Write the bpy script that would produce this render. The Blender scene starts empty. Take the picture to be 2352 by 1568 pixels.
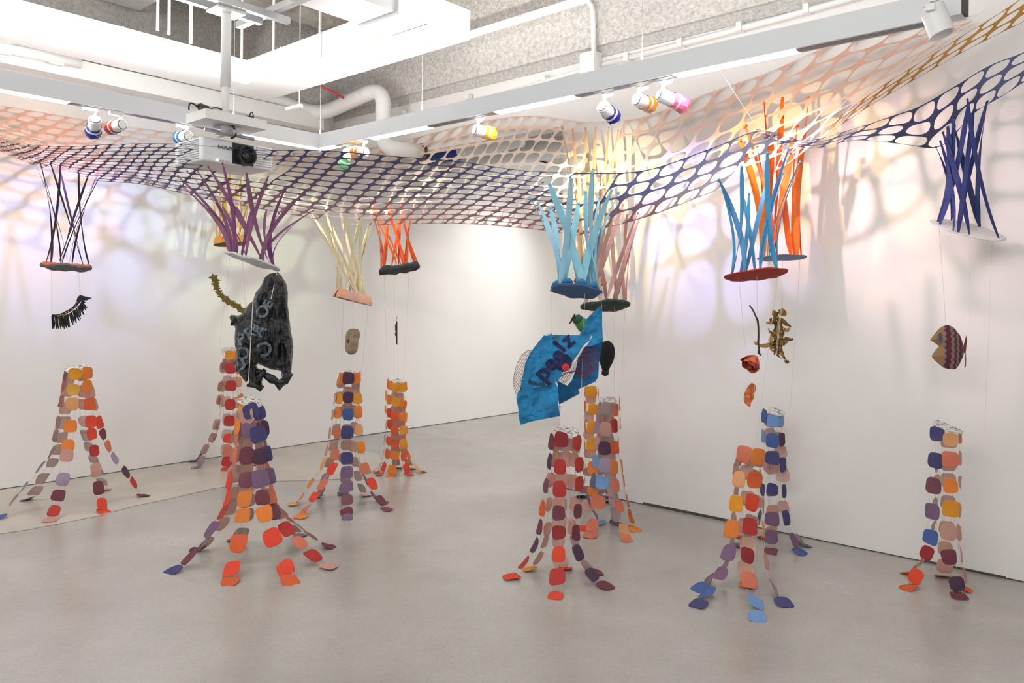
import bpy, bmesh, math, random
from mathutils import Vector, Matrix, noise
from mathutils.geometry import delaunay_2d_cdt
rnd = random.Random(7)
sc = bpy.context.scene
COL = sc.collection
# ---------------------------------------------------------------- camera model
FPX, U0, V0, ROLL, H = 1794.0, 1176.0, 699.0, 0.0108, 1.6
CR, SR = math.cos(ROLL), math.sin(ROLL)
def ray(u, v):
    a, b = (u-U0)/FPX, (v-V0)/FPX
    return Vector((a*CR+b*SR, 1.0, a*SR-b*CR))
def P(u, v, Y): r = ray(u, v); return Vector((r.x*Y, Y, H+r.z*Y))
def atZ(u, v, Z): r = ray(u, v); return P(u, v, (Z-H)/r.z)
def floor(u, v): return atZ(u, v, 0.0)
# room frame: O = inner corner, e1 runs along the left wall, e2 along the right wall
O = Vector((-2.087, 9.06, 0)); E1 = Vector((-.6583, -.7527, 0)); E2 = Vector((.7527, -.6583, 0))
UP = Vector((0, 0, 1))
def W(p, q, z): return O + E1*p + E2*q + UP*z
def pq(pt): d = pt-O; return d.dot(E1), d.dot(E2)
def wall_left_at(u, v, off=0.0):
    r = ray(u, v); Y = (off+O.dot(E2))/(r.x*E2.x+r.y*E2.y); return P(u, v, Y)
def wall_right_at(u, v, off=0.0):
    r = ray(u, v); Y = (off+O.dot(E1))/(r.x*E1.x+r.y*E1.y); return P(u, v, Y)
def wall_at(u, v, off=0.02):
    a, b = wall_left_at(u, v, off), wall_right_at(u, v, off)
    return a if 0 < a.y < b.y or b.y < 0 else b
cam = bpy.data.objects.new('camera', bpy.data.cameras.new('camera')); COL.objects.link(cam)
cam.data.sensor_width = 36; cam.data.lens = 36*FPX/2352; cam.data.shift_y = -(784-V0)/2352
cam.data.clip_start = .05; cam.data.clip_end = 100
right, up, back = Vector((CR, 0, SR)), Vector((-SR, 0, CR)), Vector((0, -1, 0))
m = Matrix((right, up, back)).transposed().to_4x4(); m.translation = Vector((0, 0, H)); cam.matrix_world = m
sc.camera = cam
# ---------------------------------------------------------------- colour and materials
def lin(c): return tuple(((x/255)/12.92 if x <= 10 else ((x/255+.055)/1.055)**2.4) for x in c)
def mat(name, col, rough=.7, metal=0, emit=None, estr=0, bump=None, var=None, alpha=1, trans=0):
    """procedural material: base colour with noise variation var=(scale, amount), bump=(scale, strength)"""
    M = bpy.data.materials.new(name); M.use_nodes = True; nt = M.node_tree; N = nt.nodes; L = nt.links
    b = N['Principled BSDF']; c = lin(col)+(1,)
    b.inputs['Base Color'].default_value = c; b.inputs['Roughness'].default_value = rough; b.inputs['Metallic'].default_value = metal
    b.inputs['Alpha'].default_value = alpha; b.inputs['Transmission Weight'].default_value = trans
    tc = N.new('ShaderNodeTexCoord')
    if var:
        n = N.new('ShaderNodeTexNoise'); n.inputs['Scale'].default_value = var[0]; n.inputs['Detail'].default_value = 6
        L.new(tc.outputs['Object'], n.inputs['Vector'])
        r = N.new('ShaderNodeMapRange'); r.inputs['From Min'].default_value = .3; r.inputs['From Max'].default_value = .7
        r.inputs['To Min'].default_value = 1-var[1]; r.inputs['To Max'].default_value = 1+var[1]*.6
        L.new(n.outputs['Fac'], r.inputs['Value'])
        mx = N.new('ShaderNodeVectorMath'); mx.operation = 'SCALE'; mx.inputs[0].default_value = c[:3]
        L.new(r.outputs['Result'], mx.inputs['Scale']); L.new(mx.outputs[0], b.inputs['Base Color'])
    if bump:
        n = N.new('ShaderNodeTexNoise'); n.inputs['Scale'].default_value = bump[0]; n.inputs['Detail'].default_value = 8
        L.new(tc.outputs['Object'], n.inputs['Vector'])
        bp = N.new('ShaderNodeBump'); bp.inputs['Strength'].default_value = bump[1]; bp.inputs['Distance'].default_value = .03
        L.new(n.outputs['Fac'], bp.inputs['Height']); L.new(bp.outputs['Normal'], b.inputs['Normal'])
    if emit:
        b.inputs['Emission Color'].default_value = lin(emit)+(1,); b.inputs['Emission Strength'].default_value = estr
    return M
_mc = {}
def cloth(col, rough=.85):
    k = (tuple(col), rough)
    if k not in _mc: _mc[k] = mat('cloth_%02x%02x%02x' % tuple(int(q) for q in k[0]), col, rough, var=(14, .12), bump=(60, .15))
    return _mc[k]
WHITE = mat('white_paint', (238, 237, 234), .45, var=(2.5, .02))
WALL = mat('wall_paint', (236, 233, 229), .85, var=(1.2, .025), bump=(30, .03))
CONC = mat('rough_concrete', (222, 217, 210), .95, var=(28, .24), bump=(45, .8))
CONC2 = mat('board_concrete', (186, 179, 171), .95, var=(9, .22), bump=(30, .5))
SPRAY = mat('sprayed_coating', (214, 210, 204), .95, var=(30, .18), bump=(50, 1.0))
DUCT = mat('painted_duct', (240, 240, 239), .4, var=(1.5, .02))
CHAN = mat('channel_aluminium', (222, 225, 227), .5)
STEEL = mat('galvanised_steel', (190, 192, 192), .35, metal=.6, var=(8, .1))
LED = mat('led_strip', (255, 255, 255), .5, emit=(255, 253, 248), estr=9)
BLACK = mat('black_plastic', (24, 24, 25), .45)
DARK = mat('dark_grey', (70, 70, 72), .6)
PLASTIC = mat('projector_plastic', (232, 233, 233), .45)
THREAD = mat('thread', (205, 168, 148), .8)
WTHREAD = mat('white_thread', (215, 210, 205), .8)
# ---------------------------------------------------------------- object helpers
def tag(o, label=None, cat=None, group=None, kind=None):
    for k, v in (('label', label), ('category', cat), ('group', group), ('kind', kind)):
        if v: o[k] = v
    return o
def empty(name, loc, label, cat, group=None):
    o = bpy.data.objects.new(name, None); COL.objects.link(o); o.location = loc; o.empty_display_size = .1
    return tag(o, label, cat, group)
class MB:
    """collects shapes in world space; build() makes ONE mesh object whose origin is org (or its parent's location)"""
    def __init__(s): s.v, s.f, s.mi, s.uv = [], [], [], None
    def add(s, vs, fs, mi=0):
        n = len(s.v); s.v += [Vector(x) for x in vs]; s.f += [tuple(i+n for i in f) for f in fs]; s.mi += [mi]*len(fs); return s
    def hexa(s, b, t, mi=0):
        return s.add(list(b)+list(t), [(3,2,1,0),(4,5,6,7),(0,1,5,4),(1,2,6,5),(2,3,7,6),(3,0,4,7)], mi)
    def box(s, c, ax, ay, az, mi=0):
        """c centre; ax, ay, az half-extent vectors"""
        b = [c-ax-ay-az, c+ax-ay-az, c+ax+ay-az, c-ax+ay-az]; return s.hexa(b, [x+az*2 for x in b], mi)
    def wbox(s, p0, p1, q0, q1, z0, z1, mi=0):
        return s.hexa([W(p0,q0,z0), W(p1,q0,z0), W(p1,q1,z0), W(p0,q1,z0)], [W(p0,q0,z1), W(p1,q0,z1), W(p1,q1,z1), W(p0,q1,z1)], mi)
    def tube(s, pts, r, n=8, mi=0, cap=True):
        pts = [Vector(p) for p in pts]; rs = r if isinstance(r, (list, tuple)) else [r]*len(pts)
        base = len(s.v); prev = None
        for i, p in enumerate(pts):
            t = (pts[min(i+1, len(pts)-1)]-pts[max(i-1, 0)]).normalized()
            if prev is None:
                a = t.cross(UP if abs(t.z) < .9 else Vector((1, 0, 0))).normalized()
            else: a = (prev-t*prev.dot(t)).normalized()
            prev = a; b = t.cross(a)
            for k in range(n):
                th = 2*math.pi*k/n; s.v.append(p+(a*math.cos(th)+b*math.sin(th))*rs[i])
        for i in range(len(pts)-1):
            for k in range(n):
                s.f.append((base+i*n+k, base+i*n+(k+1)%n, base+(i+1)*n+(k+1)%n, base+(i+1)*n+k)); s.mi.append(mi)
        if cap:
            s.f.append(tuple(base+k for k in range(n))[::-1]); s.mi.append(mi)
            s.f.append(tuple(base+(len(pts)-1)*n+k for k in range(n))); s.mi.append(mi)
        return s
    def build(s, name, mats, parent=None, org=None, smooth=False):
        me = bpy.data.meshes.new(name)
        o = bpy.data.objects.new(name, me); COL.objects.link(o)
        base = Vector((0, 0, 0))
        if parent is not None:
            q = parent
            while q is not None: base = base+q.location; q = q.parent
            o.parent = parent
            if org is not None: o.location = Vector(org)-base; base = Vector(org)
        elif org is not None: o.location = org; base = Vector(org)
        me.from_pydata([tuple(v-base) for v in s.v], [], s.f)
        for m_ in (mats if isinstance(mats, (list, tuple)) else [mats]): me.materials.append(m_)
        me.polygons.foreach_set('material_index', s.mi)
        if smooth: me.polygons.foreach_set('use_smooth', [True]*len(me.polygons))
        me.update(); return o
def lathe(mb, prof, c, ax, n=24, mi=0):
    """prof list of (distance along ax, radius)"""
    ax = Vector(ax).normalized(); a = ax.cross(UP if abs(ax.z) < .9 else Vector((1, 0, 0))).normalized(); b = ax.cross(a)
    vs = [Vector(c)+ax*h+(a*math.cos(2*math.pi*k/n)+b*math.sin(2*math.pi*k/n))*r for h, r in prof for k in range(n)]
    fs = [(i*n+k, i*n+(k+1)%n, (i+1)*n+(k+1)%n, (i+1)*n+k) for i in range(len(prof)-1) for k in range(n)]
    fs.append(tuple(range(n))[::-1]); fs.append(tuple((len(prof)-1)*n+k for k in range(n)))
    return mb.add(vs, fs, mi)
def bez(a, b, c, n):
    return [a*(1-t)**2+b*2*t*(1-t)+c*t*t for t in [i/n for i in range(n+1)]]
def struct(name, mb, m_, **k): return tag(mb.build(name, m_, **k), kind='structure')
# ---------------------------------------------------------------- the room
QE = 3.352                                                        # where the right wall ends
struct('floor', MB().add([(-9,-3,0),(9,-3,0),(9,16,0),(-9,16,0)], [(0,1,2,3)]), None)
fl = bpy.data.objects['floor']
M = bpy.data.materials.new('polished_concrete'); M.use_nodes = True; nt = M.node_tree; N = nt.nodes; L = nt.links; b = N['Principled BSDF']
tc = N.new('ShaderNodeTexCoord'); n1 = N.new('ShaderNodeTexNoise'); n1.inputs['Scale'].default_value = .7; n1.inputs['Detail'].default_value = 7; n1.inputs['Roughness'].default_value = .62
n2 = N.new('ShaderNodeTexNoise'); n2.inputs['Scale'].default_value = 60; n2.inputs['Detail'].default_value = 3
L.new(tc.outputs['Object'], n1.inputs['Vector']); L.new(tc.outputs['Object'], n2.inputs['Vector'])
cr = N.new('ShaderNodeValToRGB'); cr.color_ramp.elements[0].position = .34; cr.color_ramp.elements[1].position = .68
cr.color_ramp.elements[0].color = lin((160, 155, 148))+(1,); cr.color_ramp.elements[1].color = lin((182, 177, 170))+(1,)
mx = N.new('ShaderNodeMix'); mx.data_type = 'RGBA'; mx.blend_type = 'OVERLAY'; mx.inputs['Factor'].default_value = .18
L.new(n1.outputs['Fac'], cr.inputs['Fac']); L.new(cr.outputs['Color'], mx.inputs['A']); L.new(n2.outputs['Color'], mx.inputs['B'])
hs = N.new('ShaderNodeHueSaturation'); hs.inputs['Saturation'].default_value = .9; L.new(mx.outputs['Result'], hs.inputs['Color'])
L.new(hs.outputs['Color'], b.inputs['Base Color'])
rr = N.new('ShaderNodeMapRange'); rr.inputs['To Min'].default_value = .14; rr.inputs['To Max'].default_value = .34
L.new(n1.outputs['Fac'], rr.inputs['Value']); L.new(rr.outputs['Result'], b.inputs['Roughness'])
b.inputs['Specular IOR Level'].default_value = .75
bp = N.new('ShaderNodeBump'); bp.inputs['Strength'].default_value = .08; bp.inputs['Distance'].default_value = .01
L.new(n2.outputs['Fac'], bp.inputs['Height']); L.new(bp.outputs['Normal'], b.inputs['Normal'])
fl.data.materials.clear(); fl.data.materials.append(M)
# older floor coating left along the wall: a thin warm layer with a wavy edge
edge = [(-160,1250),(0,1226),(62,1217),(150,1200),(225,1185),(300,1164),(400,1143),(480,1124),(560,1110),(640,1105),(720,1103),(800,1099),(850,1086),(880,1062),(868,1042),(830,1034)]
ev = [floor(u, v)+UP*.002 for u, v in edge]
back_e = []
for t_ in range(len(ev)):
    p_, q_ = pq(ev[t_]); back_e.append(W(p_, 0.004, .002))
cm = MB(); n_ = len(ev)
cm.add(ev+back_e, [(i, i+1, n_+i+1, n_+i) for i in range(n_-1)])
struct('trim_1', cm, mat('floor_coating', (194, 185, 173), .3, var=(3, .12), bump=(60, .08)))
ew = MB()
for i in range(n_-1): ew.tube([ev[i]-UP*.0018, ev[i+1]-UP*.0018], .0028, 5)
ZW = 3.78
mb = MB(); mb.wbox(-7, 9, -.15, 0, .007, ZW); struct('wall_left', mb, WALL)
mb = MB()
mb.wbox(-.15, 0, QE, 12, .007, ZW)                                   # pier of the right wall
mb.wbox(-.15, 0, 0, QE, 3.17, ZW)                                   # lintel over the opening
struct('wall_right', mb, WALL)
GAP = mat('gap_shadow', (84, 80, 75), .9, var=(25, .5))
mb = MB(); mb.wbox(-7, 9, -.1, -.006, 0, .02); struct('gap_shade_left', mb, GAP)  # dark strip painted as the shade in the gap under the wall
mb = MB(); mb.wbox(-.1, -.006, QE+.01, 12, 0, .02); mb.wbox(-.1, .003, 4.2, 5.1, 0, .02); mb.wbox(-.1, .002, 6.25, 6.7, 0, .014); struct('gap_shade_right', mb, GAP)  # same painted gap shade, with heavier dark stretches
# far end of the room beyond the opening
mb = MB(); mb.wbox(-6.2, -6, -.15, 9, 0, ZW+1); struct('wall_back', mb, WALL)
ZC = 4.75
mb = MB(); mb.wbox(-7, 9, -.25, 12, ZC, ZC+.1)
for k in range(12):                                               # ribs of the concrete deck run along the left wall
    q0 = .45+k*.62; mb.wbox(-.15, 9, q0, q0+.2, ZC-.22, ZC)
    mb.wbox(-.15, 9, q0-.06, q0+.26, ZC-.06, ZC)
struct('ceiling', mb, CONC2)
mb = MB(); mb.wbox(-7, 9, -.2, .06, ZW, ZC); mb.wbox(-7, 9, -.2, .13, ZW, ZW+.22); struct('trim_2', mb, SPRAY)        # perimeter beam, left
mb = MB(); mb.wbox(-.2, .05, 0, 12, ZW+.0, ZC); struct('trim_3', mb, CONC)                                        # perimeter beam, right
mb = MB(); mb.wbox(0, .012, 0, 12, ZW-.09, ZW+.01); struct('trim_4', mb, SPRAY)
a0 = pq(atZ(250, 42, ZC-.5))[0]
mb = MB(); mb.wbox(a0-.16, a0+.2, .1, 9, ZC-.45, ZC); struct('trim_5', mb, mat('uplit_beam_tone', (236, 234, 230), .9, bump=(40, .6)))  # concrete beam coloured white to stand in for uplight on its underside
mb = MB(); mb.wbox(a0+.75, 9, .1, 9, ZC-.3, ZC-.02); struct('trim_6', mb, CONC)
# ---------------------------------------------------------------- ceiling services
def screw(mb, p, ax): lathe(mb, [(0, .006), (.004, .005)], p, ax, 8)
ZD = 3.6
co = pq(atZ(610, 232, ZD)); ci = pq(atZ(567, 193, ZD)); ce = pq(atZ(1068, 87, ZD)); cn = pq(atZ(949, 38, ZD))
d = empty('air_duct', W(co[0], co[1], ZD), 'large white rectangular air duct turning a right angle under the concrete ceiling', 'duct')
mb = MB(); mb.wbox(co[0], 9, co[1], ci[1], ZD, ZD+.22); mb.build('duct_run', DUCT, d)
mb = MB(); mb.wbox(co[0], ci[0], ci[1], ce[1], ZD, ZD+.22); mb.build('duct_run', DUCT, d)
qb = pq(atZ(899, 82, ZD))[1]; mb = MB(); mb.wbox(ci[0]-.01, ci[0]+1.6, qb, ce[1], ZD, ZD+.24); mb.build('duct_branch', DUCT, d)
mb = MB(); mb.wbox(ci[0]+.22, ci[0]+.26, qb-.03, ce[1]+.03, ZD-.02, ZD+.27); mb.build('flange', DUCT, d)
mb = MB(); mb.wbox(ci[0]+.26, ci[0]+.29, qb-.03, ce[1]+.03, ZD-.02, ZD+.27); mb.build('flange', DUCT, d)
for k in range(4):
    pp = ci[0]+1.1+k*1.25
    mb = MB(); mb.wbox(pp, pp+.012, co[1]-.006, ci[1]+.006, ZD-.004, ZD+.225); mb.build('seam', WHITE, d)
for k in range(3):
    q0 = ci[1]+.55+k*.6
    if q0 < ce[1]-1.2:
        mb = MB(); mb.wbox(co[0]-.006, ci[0]+.006, q0, q0+.012, ZD-.004, ZD+.225); mb.build('seam', WHITE, d)
rods = [(642, 95), (388, 95), (438, 95), (735, 120)]
for (u, v) in [(362, 70), (388, 80), (438, 100), (555, 140), (628, 120), (735, 80)]:
    p_ = atZ(u, v, ZD+.2); mb = MB(); mb.tube([p_, Vector((p_.x, p_.y, ZC))], .012 if u != 438 else .016, 8); mb.build('hanger_rod', WHITE, d)
# duct and pipe beyond the opening
d2 = empty('air_duct', W(-1.6, 1.2, 3.3), 'white air duct seen through the net beyond the opening, above the far room', 'duct')
mb = MB(); mb.wbox(-2.3, -1.75, .35, 5.5, 3.55, 3.9); mb.build('duct_run', DUCT, d2)
mb = MB(); mb.tube([W(-1.4, .2, 3.35), W(-1.4, 6, 3.35)], .12, 16); mb.build('round_duct', DUCT, d2, smooth=True)
for q_ in (.9, 2.1): mb = MB(); mb.tube([W(-1.4, q_, 3.4), W(-1.4, q_, ZC)], .008, 6); mb.build('hanger_rod', WHITE, d2)
pb = P(1035, 352, 8.6); pa = P(985, 362, 8.75)
pp_ = empty('wrapped_pipe', pb, 'white pipe with a dark blue label sleeve seen through the peach net', 'pipe')
dirp = (pb-pa).normalized()
mb = MB(); mb.tube([pa-dirp*.5, pb+dirp*.9], .085, 16); mb.build('pipe', WHITE, pp_, smooth=True)
mb = MB(); mb.tube([pa, pb+dirp*.13], .092, 16); mb.build('label_sleeve', mat('blue_sleeve', (32, 58, 130), .5), pp_, smooth=True)
# big pipe with elbows
pl = []
for u, v, Y in [(380,170,7.6),(520,203,8.0),(640,232,8.35),(688,250,8.5)]: pl.append(P(u, v, Y))
c0 = [P(688,250,8.5), P(735,265,8.6), P(770,248,8.45)]
pl += bez(*c0, 6)[1:]
pl.append(P(820, 225, 8.2))
pl += bez(P(838,217,8.1), P(880,198,7.95), P(880,240,7.95), 8)
pl.append(P(880, 300, 7.95))
pl += bez(P(880,318,7.95), P(884,340,7.93), P(915,343,7.85), 6)
pe = wall_right_at(968, 350, .005); pl.append(pe)
d = empty('drain_pipe', pl[8], 'thick white pipe with elbows dropping behind the light channel into the wall', 'pipe')
mb = MB(); mb.tube(pl, .078, 18); mb.build('pipe', WHITE, d, smooth=True)
ax = E1
mb = MB(); lathe(mb, [(0, .095), (.02, .09), (.02, .08)], pe, E1, 20); mb.build('wall_collar', mat('rust_collar', (120, 80, 65), .9, var=(20, .4)), d)
for u, v in ((700, 248), (808, 233)): pass
# conduits along the walls
def conduit(name, pts, r, label, mb_m=WHITE, clips=0):
    e = empty(name, pts[0], label, 'conduit'); MB().tube(pts, r, 10).build('conduit_tube', mb_m, e, smooth=True)
    for k in range(clips):
        t = (k+.5)/clips; p = pts[0].lerp(pts[-1], t); mb = MB(); mb.box(p, E2*.02, E1*(r+.012), UP*(r+.008)); mb.build('pipe_clip', mb_m, e)
    return e
conduit('wall_conduit', [wall_right_at(u, v, .04) for u, v in ((742, 306), (1000, 260), (1340, 160), (1352, 156))], .017, 'thin white conduit along the upper wall, ending in a square junction box', clips=4)
conduit('wall_conduit', [wall_right_at(u, v, .04) for u, v in ((1385, 148), (1800, 40), (2120, -50))], .024, 'white conduit along the upper wall right of the junction box', clips=5)
j = wall_right_at(1367, 150, .0); mb = MB(); mb.box(j+E1*.06, E2*.075, E1*.06, UP*.085)
tag(mb.build('junction_box', WHITE, org=j), 'square white junction box on the wall above the light channel', 'junction box')
conduit('drop_conduit', [wall_right_at(x_, y_, .09) for x_, y_ in ((1320,-14),(1338,-3),(1352,4),(1360,14),(1362,30),(1364,125))], .022, 'vertical white conduit dropping to the square junction box')
z_t = ZC-.36; t0, t1 = wall_right_at(1040, 92, .25), wall_right_at(1350, -4, .25)
e = empty('bright_conduit', t0, 'long white conduit along the top of the concrete beam, its brightness put in as glow', 'tube light')
MB().tube([t0, t1], .032, 12).build('conduit_glow', mat('conduit_glow', (255,255,255), .4, emit=(255,255,252), estr=1.6), e, smooth=True)  # emission stands in for strong light falling on a plain conduit
for t in (.05, .55, .95): mb = MB(); mb.tube([t0.lerp(t1, t), t0.lerp(t1, t)+(t1-t0).normalized()*.03], .038, 12); mb.build('end_cap', WHITE, e)
conduit('wall_conduit', [wall_left_at(u, v, .2) for u, v in ((-60, 112), (70, 138), (205, 168))], .05, 'pair of white insulated conduits along the upper left wall, lower one', clips=3)
conduit('wall_conduit', [wall_left_at(u, v, .35) for u, v in ((-60, 96), (185, 146))], .045, 'pair of white insulated conduits along the upper left wall, upper one', clips=2)
b0 = wall_left_at(188, 152, .12)
mb = MB(); mb.box(b0, E2*.11, E1*.03, UP*.02); tag(mb.build('strut_bracket', WHITE, org=b0), 'short perforated white strut bracket carrying the conduits at upper left', 'bracket')
cr_ = [P(732, 195, 7.6), P(790, 225, 7.75)]
tag(MB().tube(cr_, .012, 8).build('red_cable', mat('red_cable', (165, 50, 48), .6), org=cr_[0]), 'short red cable under the concrete beam beside the thick white pipe', 'cable')
hb = P(675, 247, 7.4); mb = MB(); mb.box(hb, E2*.12, E1*.02, UP*.015); mb.tube([hb+E2*.09, hb+E2*.09+UP*1.2], .006, 6)
tag(mb.build('pipe_hanger', WHITE, org=hb), 'white strut hanger with rod below the thick pipe near the corner', 'hanger')
hb = P(287, 200, 7.2); mb = MB(); mb.box(hb, E1*.07, E2*.012, UP*.008); mb.tube([hb+E1*.06, hb+E1*.06-UP*.12], .005, 6); mb.tube([hb-E1*.06, hb-E1*.06-UP*.16], .005, 6); mb.tube([hb, hb+UP*1.], .005, 6)
tag(mb.build('pipe_hanger', STEEL, org=hb), 'small dark steel hanger above the left light channel', 'hanger')
# suspended light channels
LC = empty('light_channel', W(1.42, 1.745, 2.95), 'suspended white aluminium light channel with an inner corner, lighting the gallery walls', 'light channel')
z0, z1 = 2.95, 3.075
def chan(p0, p1, q0, q1):
    MB().wbox(p0, p1, q0, q1, z0, z1).build('channel_rail', CHAN, LC)
chan(1.42, 9, 1.655, 1.745); chan(1.33, 1.42, 1.655, 6.72)
TRK = mat('track_grey', (120, 122, 124), .5)
def track(p0, p1, q0, q1): MB().wbox(p0, p1, q0, q1, z0-.0025, z0+.002).build('lamp_track', TRK, LC)
track(2.0, 9, 1.675, 1.725); track(1.35, 1.40, 1.9, 6.6)
def qch(u, v): return pq(atZ(u, v, z0))
def led_r(u0, v0, u1, v1):
    MB().wbox(1.335, 1.415, qch(u0, v0)[1], qch(u1, v1)[1], z0-.004, z0-.001).build('led_strip', LED, LC)
led_r(850, 318, 985, 291); led_r(1145, 260, 1325, 222); led_r(1555, 175, 1832, 117)
def led_l(u0, v0, u1, v1):
    MB().wbox(qch(u0, v0)[0], qch(u1, v1)[0], 1.66, 1.74, z0-.004, z0-.001).build('led_strip', LED, LC)
led_l(160, 234, -260, 156); led_l(730, 340, 560, 308)
MB().wbox(1.335, 1.415, 1.665, 1.95, z0-.004, z0-.001).build('led_strip', LED, LC)
for (p_, q_) in ((1.375, 3.03), (1.375, 5.0), (1.375, 1.70), (2.2, 1.70), (4.4, 1.70)):
    mb = MB(); mb.tube([W(p_, q_, z1), W(p_, q_, ZC)], .0022, 5); lathe(mb, [(0, .007), (.05, .007)], W(p_, q_, z1), UP, 8); mb.build('suspension_wire', STEEL, LC)
MB().wbox(1.34, 1.41, 6.72, 6.735, z0+.005, z1-.005).build('end_cap', DARK, LC)
# a second white channel behind, close under the left beam
LC2 = empty('light_channel', W(2, .35, 3.42), 'white box channel high on the left wall, behind the suspended light channel', 'light channel')
MB().wbox(.35, 5.2, .12, .3, 3.5, 3.66).build('channel_rail', WHITE, LC2)
# strut frame carrying the projector
sp = pq(P(523, 25, 5.2)); zs = P(523, 25, 5.2).z
st = empty('projector_strut', P(523, 25, 5.2), 'grey steel strut frame fixed under the ceiling that carries the projector pole', 'frame')
for dq in (-.09, .07): MB().wbox(sp[0]-.42 if dq > 0 else sp[0]-.3, sp[0]+2.2, sp[1]+dq-.022, sp[1]+dq+.022, zs+.01, zs+.055).build('strut_rail', STEEL, st)
MB().wbox(sp[0]-.33, sp[0]-.28, sp[1]-.4, sp[1]+2.2, zs+.055, zs+.1).build('strut_rail', STEEL, st)
for (p_, q_) in ((sp[0]-.3, sp[1]+.3), (sp[0]+.5, sp[1]-.09)): MB().tube([W(p_, q_, zs+.05), W(p_, q_, ZC)], .006, 6).build('threaded_rod', STEEL, st)
# projector: lower plate, pole, body, lens
pk = P(465, 335, 5.2); kp, kq = pq(pk); zt, zb = P(465, 311, 5.2).z, P(465, 368, 5.2).z
pr = empty('video_projector', W(kp-.26, kq-.2, zb), 'white video projector hanging upside down from a pole and square plate', 'projector')
def fb(mbx, p0, p1, q0, q1, a, c): return mbx.wbox(kp-p1, kp-p0, kq-q1, kq-q0, a, c)    # p into the picture along the front face, q backwards
body = fb(MB(), 0, .53, 0, .40, zb, zt).build('body', PLASTIC, pr)
bv = body.modifiers.new('bevel', 'BEVEL'); bv.width = .018; bv.segments = 3
lc = W(kp-.305, kq+.0, (zt+zb)/2-.01)
fb(MB(), .215, .375, -.002, .0, zb+.01, zt-.012).build('lens_recess', BLACK, pr)
mb = MB(); lathe(mb, [(-.02, .07), (.05, .068), (.052, .058), (.02, .04), (.02, .0)], lc, E2, 28); lens = mb.build('lens_barrel', BLACK, pr, smooth=False)
mb = MB(); lathe(mb, [(.018, .035), (.03, .028), (.034, .01)], lc, E2, 24); mb.build('lens_glass', mat('lens_glass', (45, 48, 55), .05), lens, smooth=True)
for k in range(9):
    z = zb+.02+k*(zt-zb-.04)/8
    fb(MB(), .395, .515, -.004, .002, z, z+.006).build('vent_slat', mat('vent', (175, 177, 178), .5) if k == 0 else bpy.data.materials['vent'], pr)
    fb(MB(), -.004, .002, .05, .33, z, z+.006).build('vent_slat', bpy.data.materials['vent'], pr)
for k in range(5): fb(MB(), .10+k*.02, .112+k*.02, -.003, .0, zb+.012, zb+.022).build('status_light', LED if k == 0 else bpy.data.materials['vent'], pr)
def text_mesh(s, size, extrude=0.0, bold=0.0):
    cu = bpy.data.curves.new('text_source', 'FONT'); cu.body = s; cu.size = size; cu.align_x = 'CENTER'; cu.align_y = 'CENTER'; cu.offset = bold; cu.resolution_u = 4
    o = bpy.data.objects.new('text_source', cu); COL.objects.link(o)
    dg = bpy.context.evaluated_depsgraph_get(); me = o.evaluated_get(dg).to_mesh()
    vs = [v.co.copy() for v in me.vertices]; fs = [tuple(p.vertices) for p in me.polygons]
    o.evaluated_get(dg).to_mesh_clear(); bpy.data.objects.remove(o); bpy.data.curves.remove(cu); return vs, fs
vs, fs = text_mesh('EPSON', .034, bold=.0008)
ctr = W(kp-.16, kq+.0025, zt-.055)
MB().add([ctr+E1*v.x-UP*v.y for v in vs], fs).build('lettering', DARK, pr)
zp = P(523, 295, 5.0).z
q0 = pq(P(472, 262, 5.0))
mb = MB(); mb.wbox(q0[0]-.44, q0[0], q0[1]-.26, q0[1], P(472,270,5.).z, P(472,248,5.).z); mb.build('mounting_plate', WHITE, pr)
pc = W(q0[0]-.2, q0[1]-.12, 0); zpl = P(472,248,5.).z
mb = MB(); mb.tube([Vector((pc.x, pc.y, zpl)), Vector((pc.x, pc.y, zpl+.32))], .024, 16); mb.build('pole', WHITE, pr, smooth=True)
mb = MB(); mb.tube([Vector((pc.x, pc.y, zpl+.2)), Vector((pc.x, pc.y, zs-.03)), Vector((pc.x, pc.y, zs))], [.033, .033, .025], 16); mb.build('pole', WHITE, pr, smooth=True)
mb = MB(); mb.box(Vector((pc.x, pc.y, zs)), E1*.1, E2*.08, UP*.008); mb.build('ceiling_bracket', WHITE, pr)
mb = MB(); cpt = W(q0[0]-.22, q0[1]-.13, (zpl+zt)/2-.02)
mb.box(cpt, E1*.07, E2*.05, UP*.03); mb.tube([cpt+E1*.16-UP*.02, cpt-E1*.2-UP*.025], .012, 8); mb.tube([cpt+E2*.1-UP*.02, cpt-E2*.12-UP*.025], .012, 8); mb.build('gear_head', STEEL, pr)
mb = MB(); mb.tube(bez(cpt+UP*.03+E2*.06, cpt+E2*.12-UP*.05-E1*.03, cpt+E2*.05-UP*.06, 8), .006, 6); mb.build('cable', BLACK, pr)
mb = MB(); a_ = W(q0[0]-.05, q0[1]-.12, zpl+.025); mb.box(a_, (E1*.04+E2*.02), E2*.025, UP*.02+E1*.004); mb.tube(bez(a_+E1*.04, a_+E1*.11+UP*.05, a_+E1*.1-UP*.03, 8), .005, 6); mb.tube(bez(a_-E1*.04, a_-E1*.1+UP*.05, a_-E1*.17-UP*.01, 8), .005, 6); mb.build('power_adapter', BLACK, pr)
mb = MB(); a_ = W(q0[0]-.36, q0[1]-.1, zpl+.015); mb.box(a_, E1*.02, E2*.02, UP*.015); mb.tube(bez(a_, a_+UP*.1-E1*.03, a_-E1*.04-UP*.01, 8), .004, 6); mb.build('power_adapter', BLACK, pr)
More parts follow.
